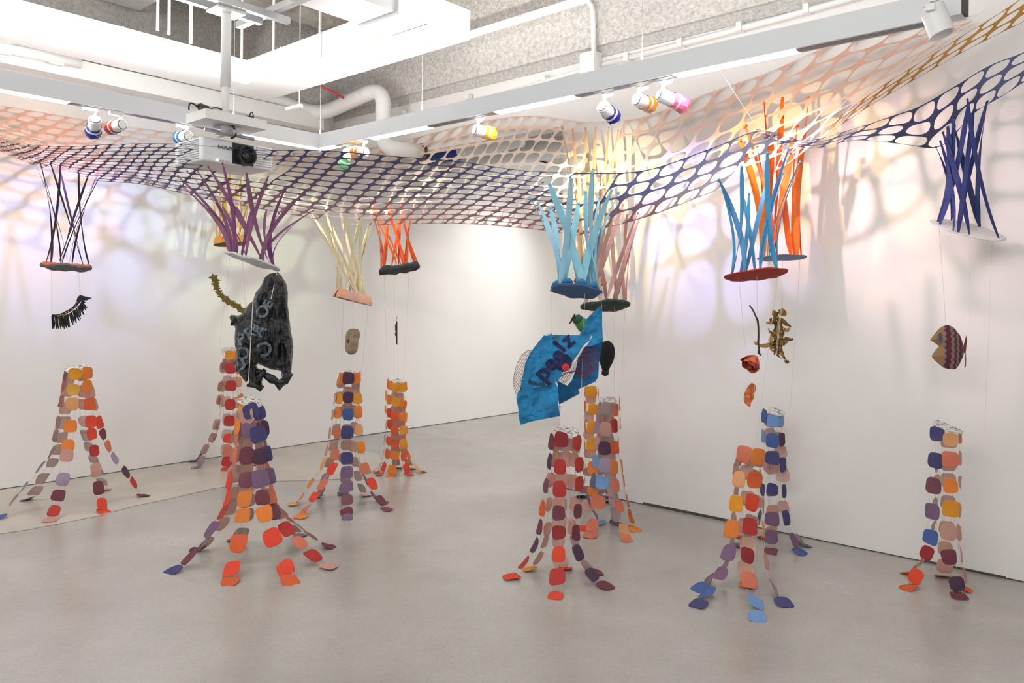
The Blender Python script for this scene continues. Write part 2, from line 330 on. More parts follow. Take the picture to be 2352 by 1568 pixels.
# track spotlights with coloured gels
def gelmat(name, c): return mat(name, c, .25, alpha=1, bump=(20, .3))
GEL = {'blue': gelmat('gel_blue', (28, 42, 150)), 'red': gelmat('gel_red', (190, 60, 30)), 'orange': gelmat('gel_orange', (240, 150, 30)),
       'yellow': gelmat('gel_yellow', (250, 190, 50)), 'pink': gelmat('gel_pink', (240, 110, 150)), 'green': gelmat('gel_green', (90, 190, 120)), 'teal': gelmat('gel_teal', (40, 110, 150))}
def spot(cu, cv, tu, tv, Yc, Yt, hang, length, r, gel, label):
    """cylinder from its rear end (cu,cv,Yc) to its mouth (tu,tv,Yt), hung from the channel at the p,q of hang"""
    a, c = P(cu, cv, Yc), P(tu, tv, Yt); ax = (c-a).normalized(); c = a+ax*length
    e = empty('track_spotlight', a, label, 'spotlight', 'track spotlights with coloured gels' if gel else None)
    mb = MB(); lathe(mb, [(0, r*.86), (.006, r), (length, r), (length, r*.88), (length-.02, r*.8)], a, ax, 28); lamp = mb.build('lamp_body', WHITE, e, smooth=False)
    mb = MB(); lathe(mb, [(-.003, r*.8), (0, r*.84)], a, ax, 28); mb.build('rear_ring', DARK, lamp)
    mb = MB(); lathe(mb, [(-.004, r*.72), (-.001, r*.74)], a, ax, 28); mb.build('rear_cap', WHITE, lamp)
    tp = a+ax*.03+UP*(r+.045); ht = W(hang[0], hang[1], z0)
    mb = MB(); mb.tube([a+ax*.03+UP*r*.8, tp], .010, 8); mb.build('swivel_arm', WHITE, e)
    mb = MB(); mb.box(Vector((tp.x, tp.y, (tp.z+z0)/2+.01)), E1*.016, E2*.016, UP*max(.02, (z0-tp.z)/2)); d_ = E2 if abs(hang[0]-1.375) < .1 else E1
    mb.box(Vector((tp.x, tp.y, z0-.015))+d_*.03, E1*.014+d_*.03, E2*.014 if d_ == E2 else E2*.018, UP*.014); mb.build('track_adapter', WHITE, e)
    if gel:
        mb = MB(); n = 14; k = 0; rg = random.Random(len(label))
        prof = [(length*.5, 1.12), (length*.72, 1.06), (length*1.0, 1.18), (length*1.15, 1.1), (length*1.3, .45)]
        a1 = ax.cross(UP).normalized(); b1 = ax.cross(a1); vs = []
        for h, q in prof:
            for k in range(n):
                th = 2*math.pi*k/n; rr_ = r*q*(1+.16*rg.random()*(1 if h > length*.9 else .4)); vs.append(a+ax*(h+.02*rg.random())+(a1*math.cos(th)+b1*math.sin(th))*rr_)
        mb.add(vs, [(i*n+k, i*n+(k+1)%n, (i+1)*n+(k+1)%n, (i+1)*n+k) for i in range(len(prof)-1) for k in range(n)])
        mb.build('colour_gel', GEL[gel], e)
        mb = MB(); lathe(mb, [(length*.8, r*1.2), (length*.8+.012, r*1.2), (length*.8+.012, r*1.1)], a, ax, 24); mb.build('elastic_band', WTHREAD, e)
    return c, ax
def chR(u, v): y = atZ(u, v, z0); return y.y, pq(y)
SPL = []
for (cu, cv, tu, tv, tdy, track_uv, gel, label, ln) in [
    (1383, 243, 1408, 268, .10, (1378, 212), 'blue', 'track spotlight wrapped in blue gel, left of the orange one on the right channel', .125),
    (1461, 228, 1496, 242, .10, (1460, 196), 'orange', 'track spotlight wrapped in orange gel, between the blue and the pink ones', .125),
    (1513, 217, 1560, 237, .04, (1515, 183), 'pink', 'track spotlight wrapped in pink gel, rightmost of the gelled spotlights', .15),
    (1090, 298, 1128, 307, .06, (1094, 269), 'yellow', 'track spotlight wrapped in yellow gel at the middle of the right channel', .125)]:
    Y, h = chR(*track_uv); SPL.append(spot(cu, cv, tu, tv, Y, Y+tdy, h, ln, .042, gel, label))
Y, h = chR(843, 322)
SPL.append(spot(841, 350, 812, 349, Y, Y+.1, h, .125, .042, 'orange', 'track spotlight wrapped in orange gel near the channel corner, behind the navy net edge'))
SPL.append(spot(800, 345, 792, 372, Y+.25, Y+.3, (h[0], h[1]-.25), .125, .042, 'green', 'track spotlight wrapped in green gel, leftmost on the right channel'))
Y, h = chR(2150, 20)
SPL.append(spot(2140, 16, 2158, 63, Y, Y-.02, h, .14, .052, None, 'large plain white track spotlight at the near end of the right channel'))
for (cu, cv, tu, tv, tdy, tuv, gel, label) in [
    (218, 274, 214, 305, .10, (216, 246), 'blue', 'track spotlight wrapped in deep blue gel on the left channel, pointing down'),
    (281, 286, 240, 298, .12, (272, 256), 'red', 'track spotlight wrapped in red gel on the left channel, beside the blue one'),
    (432, 312, 404, 318, .12, (428, 286), 'teal', 'track spotlight wrapped in teal gel, half hidden left of the projector')]:
    y = atZ(*tuv, z0); SPL.append(spot(cu, cv, tu, tv, y.y, y.y+tdy, pq(y), .12, .042, gel, label))
# ---------------------------------------------------------------- the fabric net
def cat(p0, p1, p2, p3, t):
    return .5*((2*p1)+(p2-p0)*t+(2*p0-5*p1+4*p2-p3)*t*t+(3*p1-p0-3*p2+p3)*t*t*t)
class Surf:
    """Catmull-Rom surface through a grid of 3-D control points g[col][row]; s and t in 0..1 are arc-length-like"""
    def __init__(s, g, cols):
        s.g, s.c = g, cols; s.n, s.m = len(g), len(g[0])
        acc = [0.0]
        mid = s.m//2
        for i in range(1, s.n): acc.append(acc[-1]+(g[i][0]-g[i-1][0]).length*.5+(g[i][mid]-g[i-1][mid]).length*.5)
        s.len = acc[-1]; s.acc = [a/acc[-1] for a in acc]
    def _i(s, x):
        x = min(max(x, 0), 1)
        for i in range(s.n-1):
            if x <= s.acc[i+1] or i == s.n-2: return i, (x-s.acc[i])/(s.acc[i+1]-s.acc[i])
    def at(s, x, t):
        i, fx = s._i(x); t = min(max(t, 0), 1)*(s.m-1); j = min(int(t), s.m-2); ft = t-j
        rows = []
        for ii in (i-1, i, i+1, i+2):
            c = s.g[min(max(ii, 0), s.n-1)]
            p1, p2 = c[j], c[j+1]; p0 = c[j-1] if j > 0 else p1*2-p2; p3 = c[j+2] if j+2 < s.m else p2*2-p1
            rows.append(cat(p0, p1, p2, p3, ft))
        if i == 0: rows[0] = rows[1]*2-rows[2]
        if i+2 > s.n-1: rows[3] = rows[2]*2-rows[1]
        return cat(*rows, fx)
    def col(s, x, t):
        i, fx = s._i(x); t = min(max(t, 0), 1)*(s.m-1); j = min(int(t), s.m-2); ft = t-j
        a = s.c[i][j].lerp(s.c[i][j+1], ft); b = s.c[i+1][j].lerp(s.c[i+1][j+1], ft); return a.lerp(b, fx)
def lc3(c): return Vector(lin(c))
NETM = bpy.data.materials.new('stretch_net_fabric'); NETM.use_nodes = True; nt = NETM.node_tree
b = nt.nodes['Principled BSDF']; b.inputs['Roughness'].default_value = .85; at_ = nt.nodes.new('ShaderNodeAttribute'); at_.attribute_name = 'dye_and_light'
nz = nt.nodes.new('ShaderNodeTexNoise'); nz.inputs['Scale'].default_value = 10; mr = nt.nodes.new('ShaderNodeMapRange'); mr.inputs['To Min'].default_value = .8; mr.inputs['To Max'].default_value = 1.15
tcn = nt.nodes.new('ShaderNodeTexCoord'); nt.links.new(tcn.outputs['Object'], nz.inputs['Vector']); nt.links.new(nz.outputs['Fac'], mr.inputs['Value'])
sc_ = nt.nodes.new('ShaderNodeVectorMath'); sc_.operation = 'SCALE'; nt.links.new(at_.outputs['Color'], sc_.inputs[0]); nt.links.new(mr.outputs['Result'], sc_.inputs['Scale'])
nt.links.new(sc_.outputs[0], b.inputs['Base Color'])
tl = nt.nodes.new('ShaderNodeBsdfTranslucent'); nt.links.new(sc_.outputs[0], tl.inputs['Color'])
ms = nt.nodes.new('ShaderNodeMixShader'); ms.inputs[0].default_value = .25
nt.links.new(b.outputs[0], ms.inputs[1]); nt.links.new(tl.outputs[0], ms.inputs[2]); nt.links.new(ms.outputs[0], nt.nodes['Material Output'].inputs['Surface'])
def net_mesh(name, S, B, unit, parent, holes=(), rad=.86, pw=2.8, skew=.45, K=6, edge=(True, False)):
    """skewed grid of rounded openings; B rows across, unit = width of a cell; holes = [(centre, radius)] left open"""
    A = max(2, int(round(S.len/unit))); V, F, C = [], [], []; nodes = {}
    def emit(pts, fs):
        n = len(V)
        for (x, y) in pts: V.append(S.at(x/A, y/B)); C.append(S.col(x/A, y/B))
        F.extend([tuple(q+n for q in f) for f in fs])
    for b_ in range(B):
        for a_ in range(-1, A+int(skew*B)+2):
            cx, cy = a_+.5-skew*(b_+.5), b_+.5
            if cx < -.4 or cx > A+.4: continue
            p = S.at(cx/A, cy/B)
            if any((Vector((p.x, p.y))-Vector((hc.x, hc.y))).length < hr for hc, hr in holes): continue
            q1, q2 = math.sin(a_*12.9+b_*78.2), math.sin(a_*37.7+b_*19.1); r = rad*(1+.05*q1); pts = []
            for k in range(4*K):
                th = 2*math.pi*k/(4*K)+math.pi/4; ct, st = math.cos(th), math.sin(th)
                d = .5/max(abs(ct), abs(st)); h = .5*r/((abs(ct)**pw+abs(st)**pw)**(1/pw))
                for q, jx, jy in ((d, 0, 0), (h, .03*q1, .03*q2)):
                    x, y = ct*q+jx, st*q+jy; pts.append((min(max(cx+x-skew*y, 0), A), cy+y))
            n = 4*K; emit(pts, [(2*k, 2*((k+1) % n), 2*((k+1) % n)+1, 2*k+1) for k in range(n)])
            for ux, uy in ((-.5, -.5), (.5, -.5), (.5, .5), (-.5, .5)):
                x, y = cx+ux-skew*uy, cy+uy
                if 0 <= x <= A: nodes[(round(x*20), round(y*20))] = S.at(x/A, y/B)
    for k_, on in enumerate(edge):                 # hem along the free edges
        if on:
            M_ = A*3; y0 = 0 if k_ == 0 else B; sg = -1 if k_ == 0 else 1; pr_ = []
            for k in range(M_+1):
                x = k/3; pr_ += [(x, y0+.08), (x, y0-.02)]
            emit(pr_, [(2*k, 2*k+2, 2*k+3, 2*k+1) for k in range(M_)])
    me = bpy.data.meshes.new(name); base = parent.location
    me.from_pydata([tuple(v-base) for v in V], [], F); me.materials.append(NETM)
    ca = me.color_attributes.new('dye_and_light', 'FLOAT_COLOR', 'POINT')
    for k, c in enumerate(C): ca.data[k].color = (c[0], c[1], c[2], 1)
    me.polygons.foreach_set('use_smooth', [True]*len(F))
    o = bpy.data.objects.new(name, me); COL.objects.link(o); o.parent = parent
    return o, list(nodes.values())
NAVY, PLUM, MAUV, CREAM, PEACH = (76, 80, 116), (92, 78, 104), (160, 124, 118), (250, 244, 236), (240, 204, 184)  # CREAM is lifted towards white: spotlight on the back sheet put into the colour
SLATE, LAV, ROSE, DPLUM = (110, 116, 158), (168, 168, 194), (234, 188, 166), (66, 48, 78)
def wl(u, v): return wall_left_at(u, v, .03)
def wr(u, v): return wall_right_at(u, v, .03)
GRID = [  # near edge, front middle, lowest fold, rising back, edge on the wall; colours for each
 [P(-150,278,5.95), P(-140,285,6.0), P(-125,292,6.1), P(-130,262,6.2), wl(-150,220)], [DPLUM, DPLUM, ROSE, ROSE, ROSE],
 [P(15,324,5.55), P(40,348,5.65), P(75,378,5.8), P(20,312,6.3), wl(0,242)], [DPLUM, DPLUM, PLUM, ROSE, ROSE],
 [P(139,336,5.2), P(165,372,5.5), P(200,412,5.9), P(130,345,6.6), wl(120,262)], [DPLUM, DPLUM, PLUM, ROSE, ROSE],
 [P(257,331,5.0), P(290,380,5.4), P(330,424,6.0), P(275,352,7.1), wl(262,286)], [NAVY, DPLUM, PLUM, ROSE, PEACH],
 [P(400,330,4.8), P(420,385,5.2), P(465,455,6.0), P(415,385,7.3), wl(400,305)], [NAVY, PLUM, PLUM, CREAM, PEACH],
 [P(594,344,4.75), P(625,410,5.3), P(665,492,6.1), P(585,425,7.6), wl(540,328)], [NAVY, PLUM, MAUV, CREAM, PEACH],
 [P(740,345,4.7), P(780,432,5.4), P(815,516,6.4), P(730,440,8.0), wl(690,352)], [NAVY, PLUM, MAUV, CREAM, ROSE],
 [P(900,358,4.7), P(925,440,5.5), P(945,514,6.6), P(880,430,8.0), wr(860,338)], [NAVY, PLUM, MAUV, CREAM, ROSE],
 [P(1050,370,4.7), P(1065,445,5.5), P(1065,514,6.4), P(1050,420,7.3), wr(1060,289)], [NAVY, PLUM, MAUV, CREAM, PEACH],
 [P(1190,390,4.6), P(1195,455,5.3), P(1200,524,5.9), P(1190,415,6.7), wr(1204,266)], [SLATE, PLUM, MAUV, CREAM, PEACH],
 [P(1320,397,4.45), P(1325,470,5.0), P(1330,540,5.5), P(1345,420,6.1), wr(1345,281)], [NAVY, PLUM, MAUV, CREAM, PEACH],
 [P(1480,391,4.5), P(1490,440,4.8), P(1495,495,5.2), P(1500,390,5.75), wr(1470,270)], [SLATE, SLATE, MAUV, CREAM, PEACH],
 [P(1640,338,4.45), P(1650,390,4.65), P(1650,436,4.9), P(1670,320,5.4), wr(1650,205)], [SLATE, LAV, CREAM, PEACH, PEACH],
 [P(1745,300,4.4), P(1765,350,4.55), P(1785,390,4.75), P(1800,270,5.1), wr(1770,164)], [LAV, LAV, CREAM, PEACH, PEACH],
 [P(1850,318,4.55), P(1865,322,4.6), P(1885,318,4.72), P(1920,220,4.88), wr(1920,100)], [LAV, CREAM, CREAM, PEACH, ROSE],
 [P(1955,262,4.6), P(1975,255,4.62), P(1995,240,4.7), P(2050,160,4.75), wr(2090,66)], [CREAM, CREAM, CREAM, PEACH, ROSE],
 [P(2090,170,4.58), P(2105,165,4.6), P(2120,150,4.62), P(2180,95,4.68), wr(2250,32)], [(225,150,110), CREAM, PEACH, PEACH, ROSE],
]
gp = GRID[0::2]; gc = [[lc3(c) for c in r] for r in GRID[1::2]]
S_main = Surf(gp, gc)
NETO = empty('stretched_net', Vector((0, 5.5, 2.4)), 'large stretched fabric net fading from navy to peach, spanning the room under the ceiling', 'net')
# funnel axes: (centre u, v, depth, radius) of the openings in the net
RING = {'plum': (157, 405, 5.85, .20), 'ochre': (535, 430, 7.55, .16), 'purple': (545, 430, 5.05, .37), 'cream': (785, 505, 6.3, .26), 'orange': (905, 440, 7.3, .17),
        'skyblue': (1320, 440, 4.72, .24), 'tan': (1345, 400, 6.15, .2), 'pink': (1420, 505, 5.55, .2), 'blue': (1735, 385, 4.72, .20), 'coral': (1790, 270, 5.2, .17), 'navy': (2215, 275, 4.45, .14)}
holes = [(P(*RING[k][:3]), RING[k][3]*.88) for k in ('plum', 'ochre', 'purple', 'cream', 'orange', 'skyblue', 'pink', 'blue')]
def part_of(c0, c1, lo, hi): return Surf([r[lo:hi] for r in gp[c0:c1]], [r[lo:hi] for r in gc[c0:c1]])
N_MAIN = []
for nm, c0, c1, lo, hi, B, un, rd in (('navy_net_panel', 0, 11, 0, 3, 12, .118, .86), ('lavender_net_panel', 10, len(gp), 0, 3, 4, .135, .87), ('peach_net_panel', 0, 11, 2, 5, 11, .145, .87), ('pale_net_panel', 10, len(gp), 2, 5, 7, .165, .88)):
    o, nd = net_mesh(nm, part_of(c0, c1, lo, hi), B, un, NETO, holes, rd, skew=.45 if lo == 0 else -.5, edge=(lo == 0, lo != 0)); N_MAIN += nd
def strip(name, up_, lo_, cols, J, unit, rad=.84):
    g = []; c = []
    for k in range(len(up_)):
        a, bq = up_[k], lo_[k]; g.append([a, a.lerp(bq, .5), bq]); cc = lc3(cols[k % len(cols)]); c.append([cc, cc, cc*.8])
    S = Surf(g, c); o, nd = net_mesh(name, S, J, unit, NETO, (), rad, edge=(True, True)); return o, nd, S
up_ = [P(1735,296,4.42), P(1850,322,4.5), P(1960,296,4.5), P(2050,266,4.42), P(2110,245,4.38), P(2190,200,4.3), P(2270,152,4.22), P(2352,120,4.15), P(2470,70,4.05)]
lo_ = [P(1760,325,4.5), P(1870,340,4.55), P(1962,322,4.56), P(2065,330,4.54), P(2160,336,4.5), P(2235,262,4.42), P(2300,222,4.34), P(2375,175,4.26), P(2480,120,4.12)]
o, N_NAVY, _ = strip('navy_panel', up_, lo_, [SLATE, SLATE, SLATE, NAVY, NAVY, NAVY], 3, .135, .86)
up_ = [P(1890,296,4.66), P(2000,215,4.6), P(2110,145,4.55), P(2202,87,4.5), P(2280,40,4.42), P(2352,-8,4.35), P(2450,-75,4.25)]
lo_ = [P(1905,304,4.68), P(2010,236,4.63), P(2120,172,4.58), P(2215,118,4.54), P(2290,80,4.48), P(2358,46,4.42), P(2455,-10,4.32)]
o, N_OCH, _ = strip('ochre_panel', up_, lo_, [(205, 150, 80)], 3, .15, .8)
# cords that stretch the net to the ceiling and walls
for a, bq in [(P(139,336,5.2), W(6.2, 1.76, 3.08)), (P(257,330,5.0), P(-60,165,5.2)), (P(1075,367,4.7), W(1.32, 3.2, 3.08)), (P(1740,294,4.42), W(1.32, 5.4, 3.08)), (P(2250,32,4.7), wr(2262,22))]:
    MB().tube([a, bq], .0008, 4).build('stay_cord', WTHREAD, NETO)
# ---------------------------------------------------------------- ribbon funnels
def ribbon(name, parent, a, c, ctr, w, m_, twist, sag=.0, seed=0):
    """flat strip from a on the net down to c on the pad, bowing towards the axis"""
    rg = random.Random(seed); n = 12
    axm = Vector((ctr.x, ctr.y, 0)); mid = a.lerp(c, .5); inw = Vector((axm.x-mid.x, axm.y-mid.y, 0))*min(.7, sag*1.2)
    ctl = a.lerp(c, .6)+inw; pts = bez(a, ctl, c, n); mb = MB(); vs = []
    t0 = rg.uniform(-.5, .5); t1 = t0+twist*rg.choice((-1, 1))
    for i, p in enumerate(pts):
        t = (pts[min(i+1, n)]-pts[max(i-1, 0)]).normalized()
        rad = Vector((p.x-axm.x, p.y-axm.y, 0)); rad = rad.normalized() if rad.length > 1e-4 else Vector((0, -1, 0))
        side = t.cross(rad).normalized(); nn = side.cross(t)
        f = i/n; th = t0+(t1-t0)*f; d = side*math.cos(th)+nn*math.sin(th)
        ww = w*(.4+.6*min(1, min(f, 1-f)*7+.1)); cup = nn*math.cos(th)-side*math.sin(th)
        vs += [p-d*ww*.5, p+cup*ww*.12, p+d*ww*.5]
    mb.add(vs, [(3*i+k, 3*i+k+1, 3*i+k+4, 3*i+k+3) for i in range(n) for k in (0, 1)])
    for e, sgn in ((a, 1),):                        # the knot at the net
        lathe(mb, [(-w*.3, w*.1), (-w*.1, w*.26), (w*.12, w*.24), (w*.3, w*.08)], e, Vector((rg.uniform(-1,1), rg.uniform(-1,1), rg.uniform(.4,1))), 7)
    o = mb.build(name, m_, parent, org=a, smooth=True); return o
def pad_frame(roll, pitch):
    """tilted plane: roll = image-plane tilt (positive: right side lower), pitch positive: far side lower, so the top shows"""
    x = Vector((math.cos(roll), 0, -math.sin(roll))); y = Vector((0, math.cos(pitch), math.sin(pitch))); return x, y, x.cross(y).normalized()
def pad(name, parent, c, a, bb, thick, fr, mt, mu, seed, lump=.06, poly=None):
    """irregular disc: top material mt, side and underside mu"""
    x, y, z = fr; rg = random.Random(seed); n = 40; ph = [rg.uniform(0, 6.28) for _ in range(4)]
    def R(th):
        if poly: return poly(th)
        return 1+lump*(math.sin(2*th+ph[0])+.6*math.sin(3*th+ph[1])+.4*math.sin(5*th+ph[2]))
    rings = [(0, .5), (.5, .5), (.85, .48), (.97, .3), (1, 0), (.97, -.3), (.85, -.46), (.5, -.5), (0, -.5)]
    vs, fs, mi = [], [], []
    for q, h in rings:
        for k in range(n):
            th = 2*math.pi*k/n; r = R(th)*q; p = c+x*math.cos(th)*a*r+y*math.sin(th)*bb*r+z*h*thick
            p = p+z*noise.noise(p*14+Vector((seed, 0, 0)))*thick*.5*(1 if 0 < q < 1 else 0); vs.append(p)
    mb = MB()
    for i in range(len(rings)-1):
        mb.add([], []);
        for k in range(n): fs.append((i*n+k, i*n+(k+1) % n, (i+1)*n+(k+1) % n, (i+1)*n+k)); mi.append(0 if i < 3 else 1)
    mb.v = vs; mb.f = fs; mb.mi = mi
    return mb.build(name, [mt, mu], parent, org=c, smooth=True), R
FUN = {}
def scrib(name, base, ink, scale=55, thr=.5):
    """cloth covered in fine dark scribbles"""
    M = mat(name, base, .9); nt = M.node_tree; N = nt.nodes; L = nt.links; b = N['Principled BSDF']
    tc = N.new('ShaderNodeTexCoord'); w = N.new('ShaderNodeTexNoise'); w.inputs['Scale'].default_value = scale; w.inputs['Detail'].default_value = 3; w.inputs['Distortion'].default_value = 2.5
    mp = N.new('ShaderNodeMapping'); mp.inputs['Scale'].default_value = (1, 2.6, 1); L.new(tc.outputs['Object'], mp.inputs['Vector']); L.new(mp.outputs[0], w.inputs['Vector'])
    r = N.new('ShaderNodeValToRGB'); r.color_ramp.interpolation = 'CONSTANT'; r.color_ramp.elements[0].color = lin(base)+(1,); r.color_ramp.elements[1].color = lin(ink)+(1,); r.color_ramp.elements[1].position = thr
    L.new(w.outputs['Fac'], r.inputs['Fac']); L.new(r.outputs['Color'], b.inputs['Base Color']); return M
def funnel(key, label, col, n, w, padc, pw, roll, pitch, thick, top, under, nets, tops=None, twist=1.0, swirl=.9, depth=None, bb=None, seed=1, lump=.06, sag=.25, hue=8, poly=None, threads=None, to=None):
    u, v, Y, R = RING[key]; ax = P(u, v, Y)
    if depth is None: depth = Y
    pc = P(padc[0], padc[1], depth); pr_ = pw/FPX*depth
    e = empty('ribbon_funnel', pc, label, 'hanging funnel', 'ribbon funnels hanging from the net')
    rg = random.Random(seed); fr = pad_frame(math.radians(roll), math.radians(pitch))
    pd, Rf = pad('base_pad', e, pc, pr_, bb if bb else pr_*.85, thick, fr, top, under, seed, lump, poly)
    x, y, z = fr; ank = []
    if tops: ank = [P(a_, b_, c_) for a_, b_, c_ in tops]
    else:
        for k in range(n):                            # nearest net knot in each direction
            th = 2*math.pi*k/n; want = ax+Vector((math.cos(th), math.sin(th), 0))*R
            want2 = Vector((want.x, want.y))
            best = min(nets, key=lambda q: (Vector((q.x, q.y))-want2).length+.3*abs(q.z-ax.z)); ank.append(best)
    cs = [tuple(max(0, min(255, q+rg.uniform(-hue, hue))) for q in col) for _ in range(3)]
    ms_ = [cloth(c) for c in cs]
    for k, a in enumerate(ank):
        th = math.atan2(a.y-ax.y, a.x-ax.x)+swirl*(1 if k % 2 else -1)+rg.uniform(-.25, .25)
        q = rg.uniform(.72, .92)*Rf(th)
        c = pc+x*math.cos(th)*pr_*q+y*math.sin(th)*(bb if bb else pr_*.85)*q+z*thick*.45
        ribbon('ribbon', e, a, c, ax.lerp(pc, .5), w*rg.uniform(.8, 1.2), ms_[k % 3], twist, sag, seed*100+k)
    FUN[key] = (pc, pr_, fr, e)
    if threads:
        for (du, tu, tv, tY) in threads:
            p = pc+x*du*pr_-z*thick*.4; MB().tube([p, P(tu, tv, tY)], .0011, 4).build('thread', WTHREAD, e)
    return e
def wrap_tiles(e, key, n, cols, hgt, seed):
    """cloth petals folded round the rim of a pad"""
    pc, pr_, (x, y, z), _ = FUN[key]; rg = random.Random(seed)
    for k in range(n):
        th = 2*math.pi*k/n+rg.uniform(-.1, .1); mb = MB(); vs = []
        for i in range(6):
            for j in range(5):
                t = th+(i/5-.5)*2*math.pi/n*1.12; f = j/4; wv = math.sin(math.pi*i/5)**.5 if j in (4,) else 1
                rr = pr_*(1.04-.22*max(0, f-.4)+.03*math.sin(k*2+i)); vs.append(pc+x*math.cos(t)*rr+y*math.sin(t)*rr*.85+z*(-.25+f*1.0*(.8+.2*wv))*hgt)
        mb.add(vs, [(i*5+j, (i+1)*5+j, (i+1)*5+j+1, i*5+j+1) for i in range(5) for j in range(4)])
        mb.build('rim_petal', cloth(cols[k % len(cols)]), e, org=vs[12], smooth=True)
STONE = mat('felted_grey', (110, 110, 114), .95, var=(40, .35), bump=(60, .8))
KN = N_MAIN
funnel('plum', 'dark plum ribbon funnel over the eyelash, leftmost, with a lumpy grey base and orange top', (58, 34, 62), 15, .014, (155, 613), 52, 2, -4, .045, cloth((225, 95, 45)), STONE, KN, depth=5.95, swirl=1.25, seed=3, sag=.35,
       threads=[(-.7, 118, 724, 5.95), (.5, 184, 678, 5.95)])
funnel('ochre', 'small ochre ribbon funnel near the wall, behind the purple one, with an orange petalled base', (222, 172, 82), 14, .022, (528, 557), 35, -6, -5, .02, cloth((225, 165, 70)), cloth((40, 85, 70)), KN, depth=7.5, seed=4, swirl=0.6, sag=.15)
wrap_tiles(FUN['ochre'][3], 'ochre', 9, [(240, 165, 70), (235, 140, 60), (240, 180, 85)], .075, 5)
W1 = mat('pale_grey_felt', (214, 213, 211), .9, var=(50, .3))
PURT = [(409,405,4.95),(430,393,4.85),(450,388,4.78),(478,382,4.72),(511,375,4.68),(566,398,4.7),(616,405,4.72),(656,432,4.85),(688,452,5.0),(403,415,5.05),(725,478,5.3),(720,484,5.4),(612,482,5.4),(578,482,5.42),(545,478,5.45),(512,476,5.45),(640,490,5.4),(470,465,5.4)]
funnel('purple', 'purple ribbon funnel above the black bag, on a tilted pale grey disc', (132, 82, 120), 18, .025, (580, 600), 66, 16, -9, .02, W1, W1, KN, tops=PURT, depth=5.0, seed=6, swirl=0.75, sag=.42, hue=12, lump=.03,
       threads=[(-.8, 505, 790, 5.0), (-.35, 575, 880, 4.98), (.6, 636, 625, 4.9)])
funnel('cream', 'cream ribbon funnel with peach petals round a navy base, left of the orange funnel', (244, 228, 190), 22, .022, (810, 686), 44, 13, -5, .016, cloth((230, 190, 150)), cloth((38, 52, 105)), KN, depth=6.4, seed=7, swirl=1.3, sag=.45,
       threads=[(-.5, 785, 858, 6.45), (0, 812, 756, 6.42), (.85, 830, 862, 6.45)])
wrap_tiles(FUN['cream'][3], 'cream', 9, [(226, 178, 150), (222, 170, 145), (228, 160, 120), (215, 165, 150)], .075, 8)
funnel('orange', 'bright orange ribbon funnel on a dark grey lumpy base, farthest down the left wall', (238, 112, 56), 26, .02, (914, 617), 47, -9, -3, .06, cloth((80, 80, 85)), mat('charcoal_felt', (66, 68, 72), .9, bump=(40, .8)), KN, depth=7.3, seed=9, swirl=0.9, sag=.2, lump=.1,
       threads=[(-.7, 890, 872, 7.3), (-.2, 905, 872, 7.3), (.55, 926, 872, 7.3)])
SKY = [(1219,455,4.75),(1262,422,4.55),(1311,411,4.47),(1361,395,4.45),(1405,437,4.6),(1420,443,4.68),(1377,454,4.9),(1329,467,4.95),(1291,475,4.95),(1264,477,4.92),(1400,450,4.8),(1236,466,4.85),(1345,440,4.9)]
CRM = cloth((48, 122, 165)); UND = scrib('blue_red_underside', (52, 110, 150), (84, 84, 122), 45)
funnel('skyblue', 'light blue ribbon funnel with a crumpled blue base, above the blue bag', (148, 198, 214), 13, .04, (1323, 668), 60, 6, -17, .016, CRM, UND, KN, tops=SKY, depth=4.68, seed=10, swirl=0.85, sag=.35, hue=6,
       poly=lambda th: 1.0/max(abs(math.cos(th-.2)), abs(math.cos(th-.2-1.05)), abs(math.cos(th-.2+1.05)))*.92,
       threads=[(-.95, 1265, 870, 4.65), (.35, 1332, 985, 4.63), (.95, 1382, 705, 4.6)])
e = FUN['skyblue'][3]; pc, pr_, (x, y, z), _ = FUN['skyblue']; rg = random.Random(3)
for k in range(9):
    th = 2*math.pi*k/9; c = pc+x*math.cos(th)*pr_*.8+y*math.sin(th)*pr_*.68+z*.012; mb = MB()
    mb.tube(bez(c-x*.03, c+Vector((rg.uniform(-.03,.03), rg.uniform(-.03,.03), .03)), c+x*.035+y*.02, 6), [.004,.012,.016,.018,.014,.01,.004], 8); mb.build('crumple', CRM, e, org=c, smooth=True)
TANT = [(1290,292,6.5),(1315,296,6.48),(1345,294,6.45),(1368,293,6.4),(1398,292,6.35),(1420,300,6.3),(1330,390,6.0),(1380,395,6.0),(1300,385,6.1),(1300,455,6.0),(1360,460,6.0)]
funnel('tan', 'tan ribbon funnel with yellow and brown base, half hidden behind the light blue one', (214, 180, 140), 10, .03, (1356, 648), 36, 4, -5, .03, cloth((240, 180, 50)), cloth((130, 78, 60)), KN, tops=TANT, depth=6.15, seed=12, swirl=0.5, sag=.2)
wrap_tiles(FUN['tan'][3], 'tan', 7, [(240, 180, 50), (130, 80, 62), (236, 170, 60)], .05, 4)
PKT = [(1405,505,5.3),(1440,493,5.3),(1465,490,5.45),(1478,470,5.6),(1462,468,5.8),(1430,470,5.85),(1400,480,5.85),(1372,500,5.8),(1360,520,5.7),(1350,535,5.55),(1385,520,5.4),(1470,500,5.6),(1340,530,5.6)]
DG = mat('bottle_green_cloth', (34, 58, 60), .9, var=(30, .4), bump=(40, .5))
funnel('pink', 'dusty pink ribbon funnel on a dark green base beside the light blue one', (212, 164, 150), 13, .034, (1392, 702), 54, -3, -16, .03, DG, scrib('green_underside', (34, 58, 60), (96, 100, 70), 40, .56), KN, tops=PKT, depth=5.6, seed=13, swirl=1.0, sag=.2, hue=10,
       threads=[(.35, 1410, 930, 5.62), (.8, 1428, 890, 5.62)])
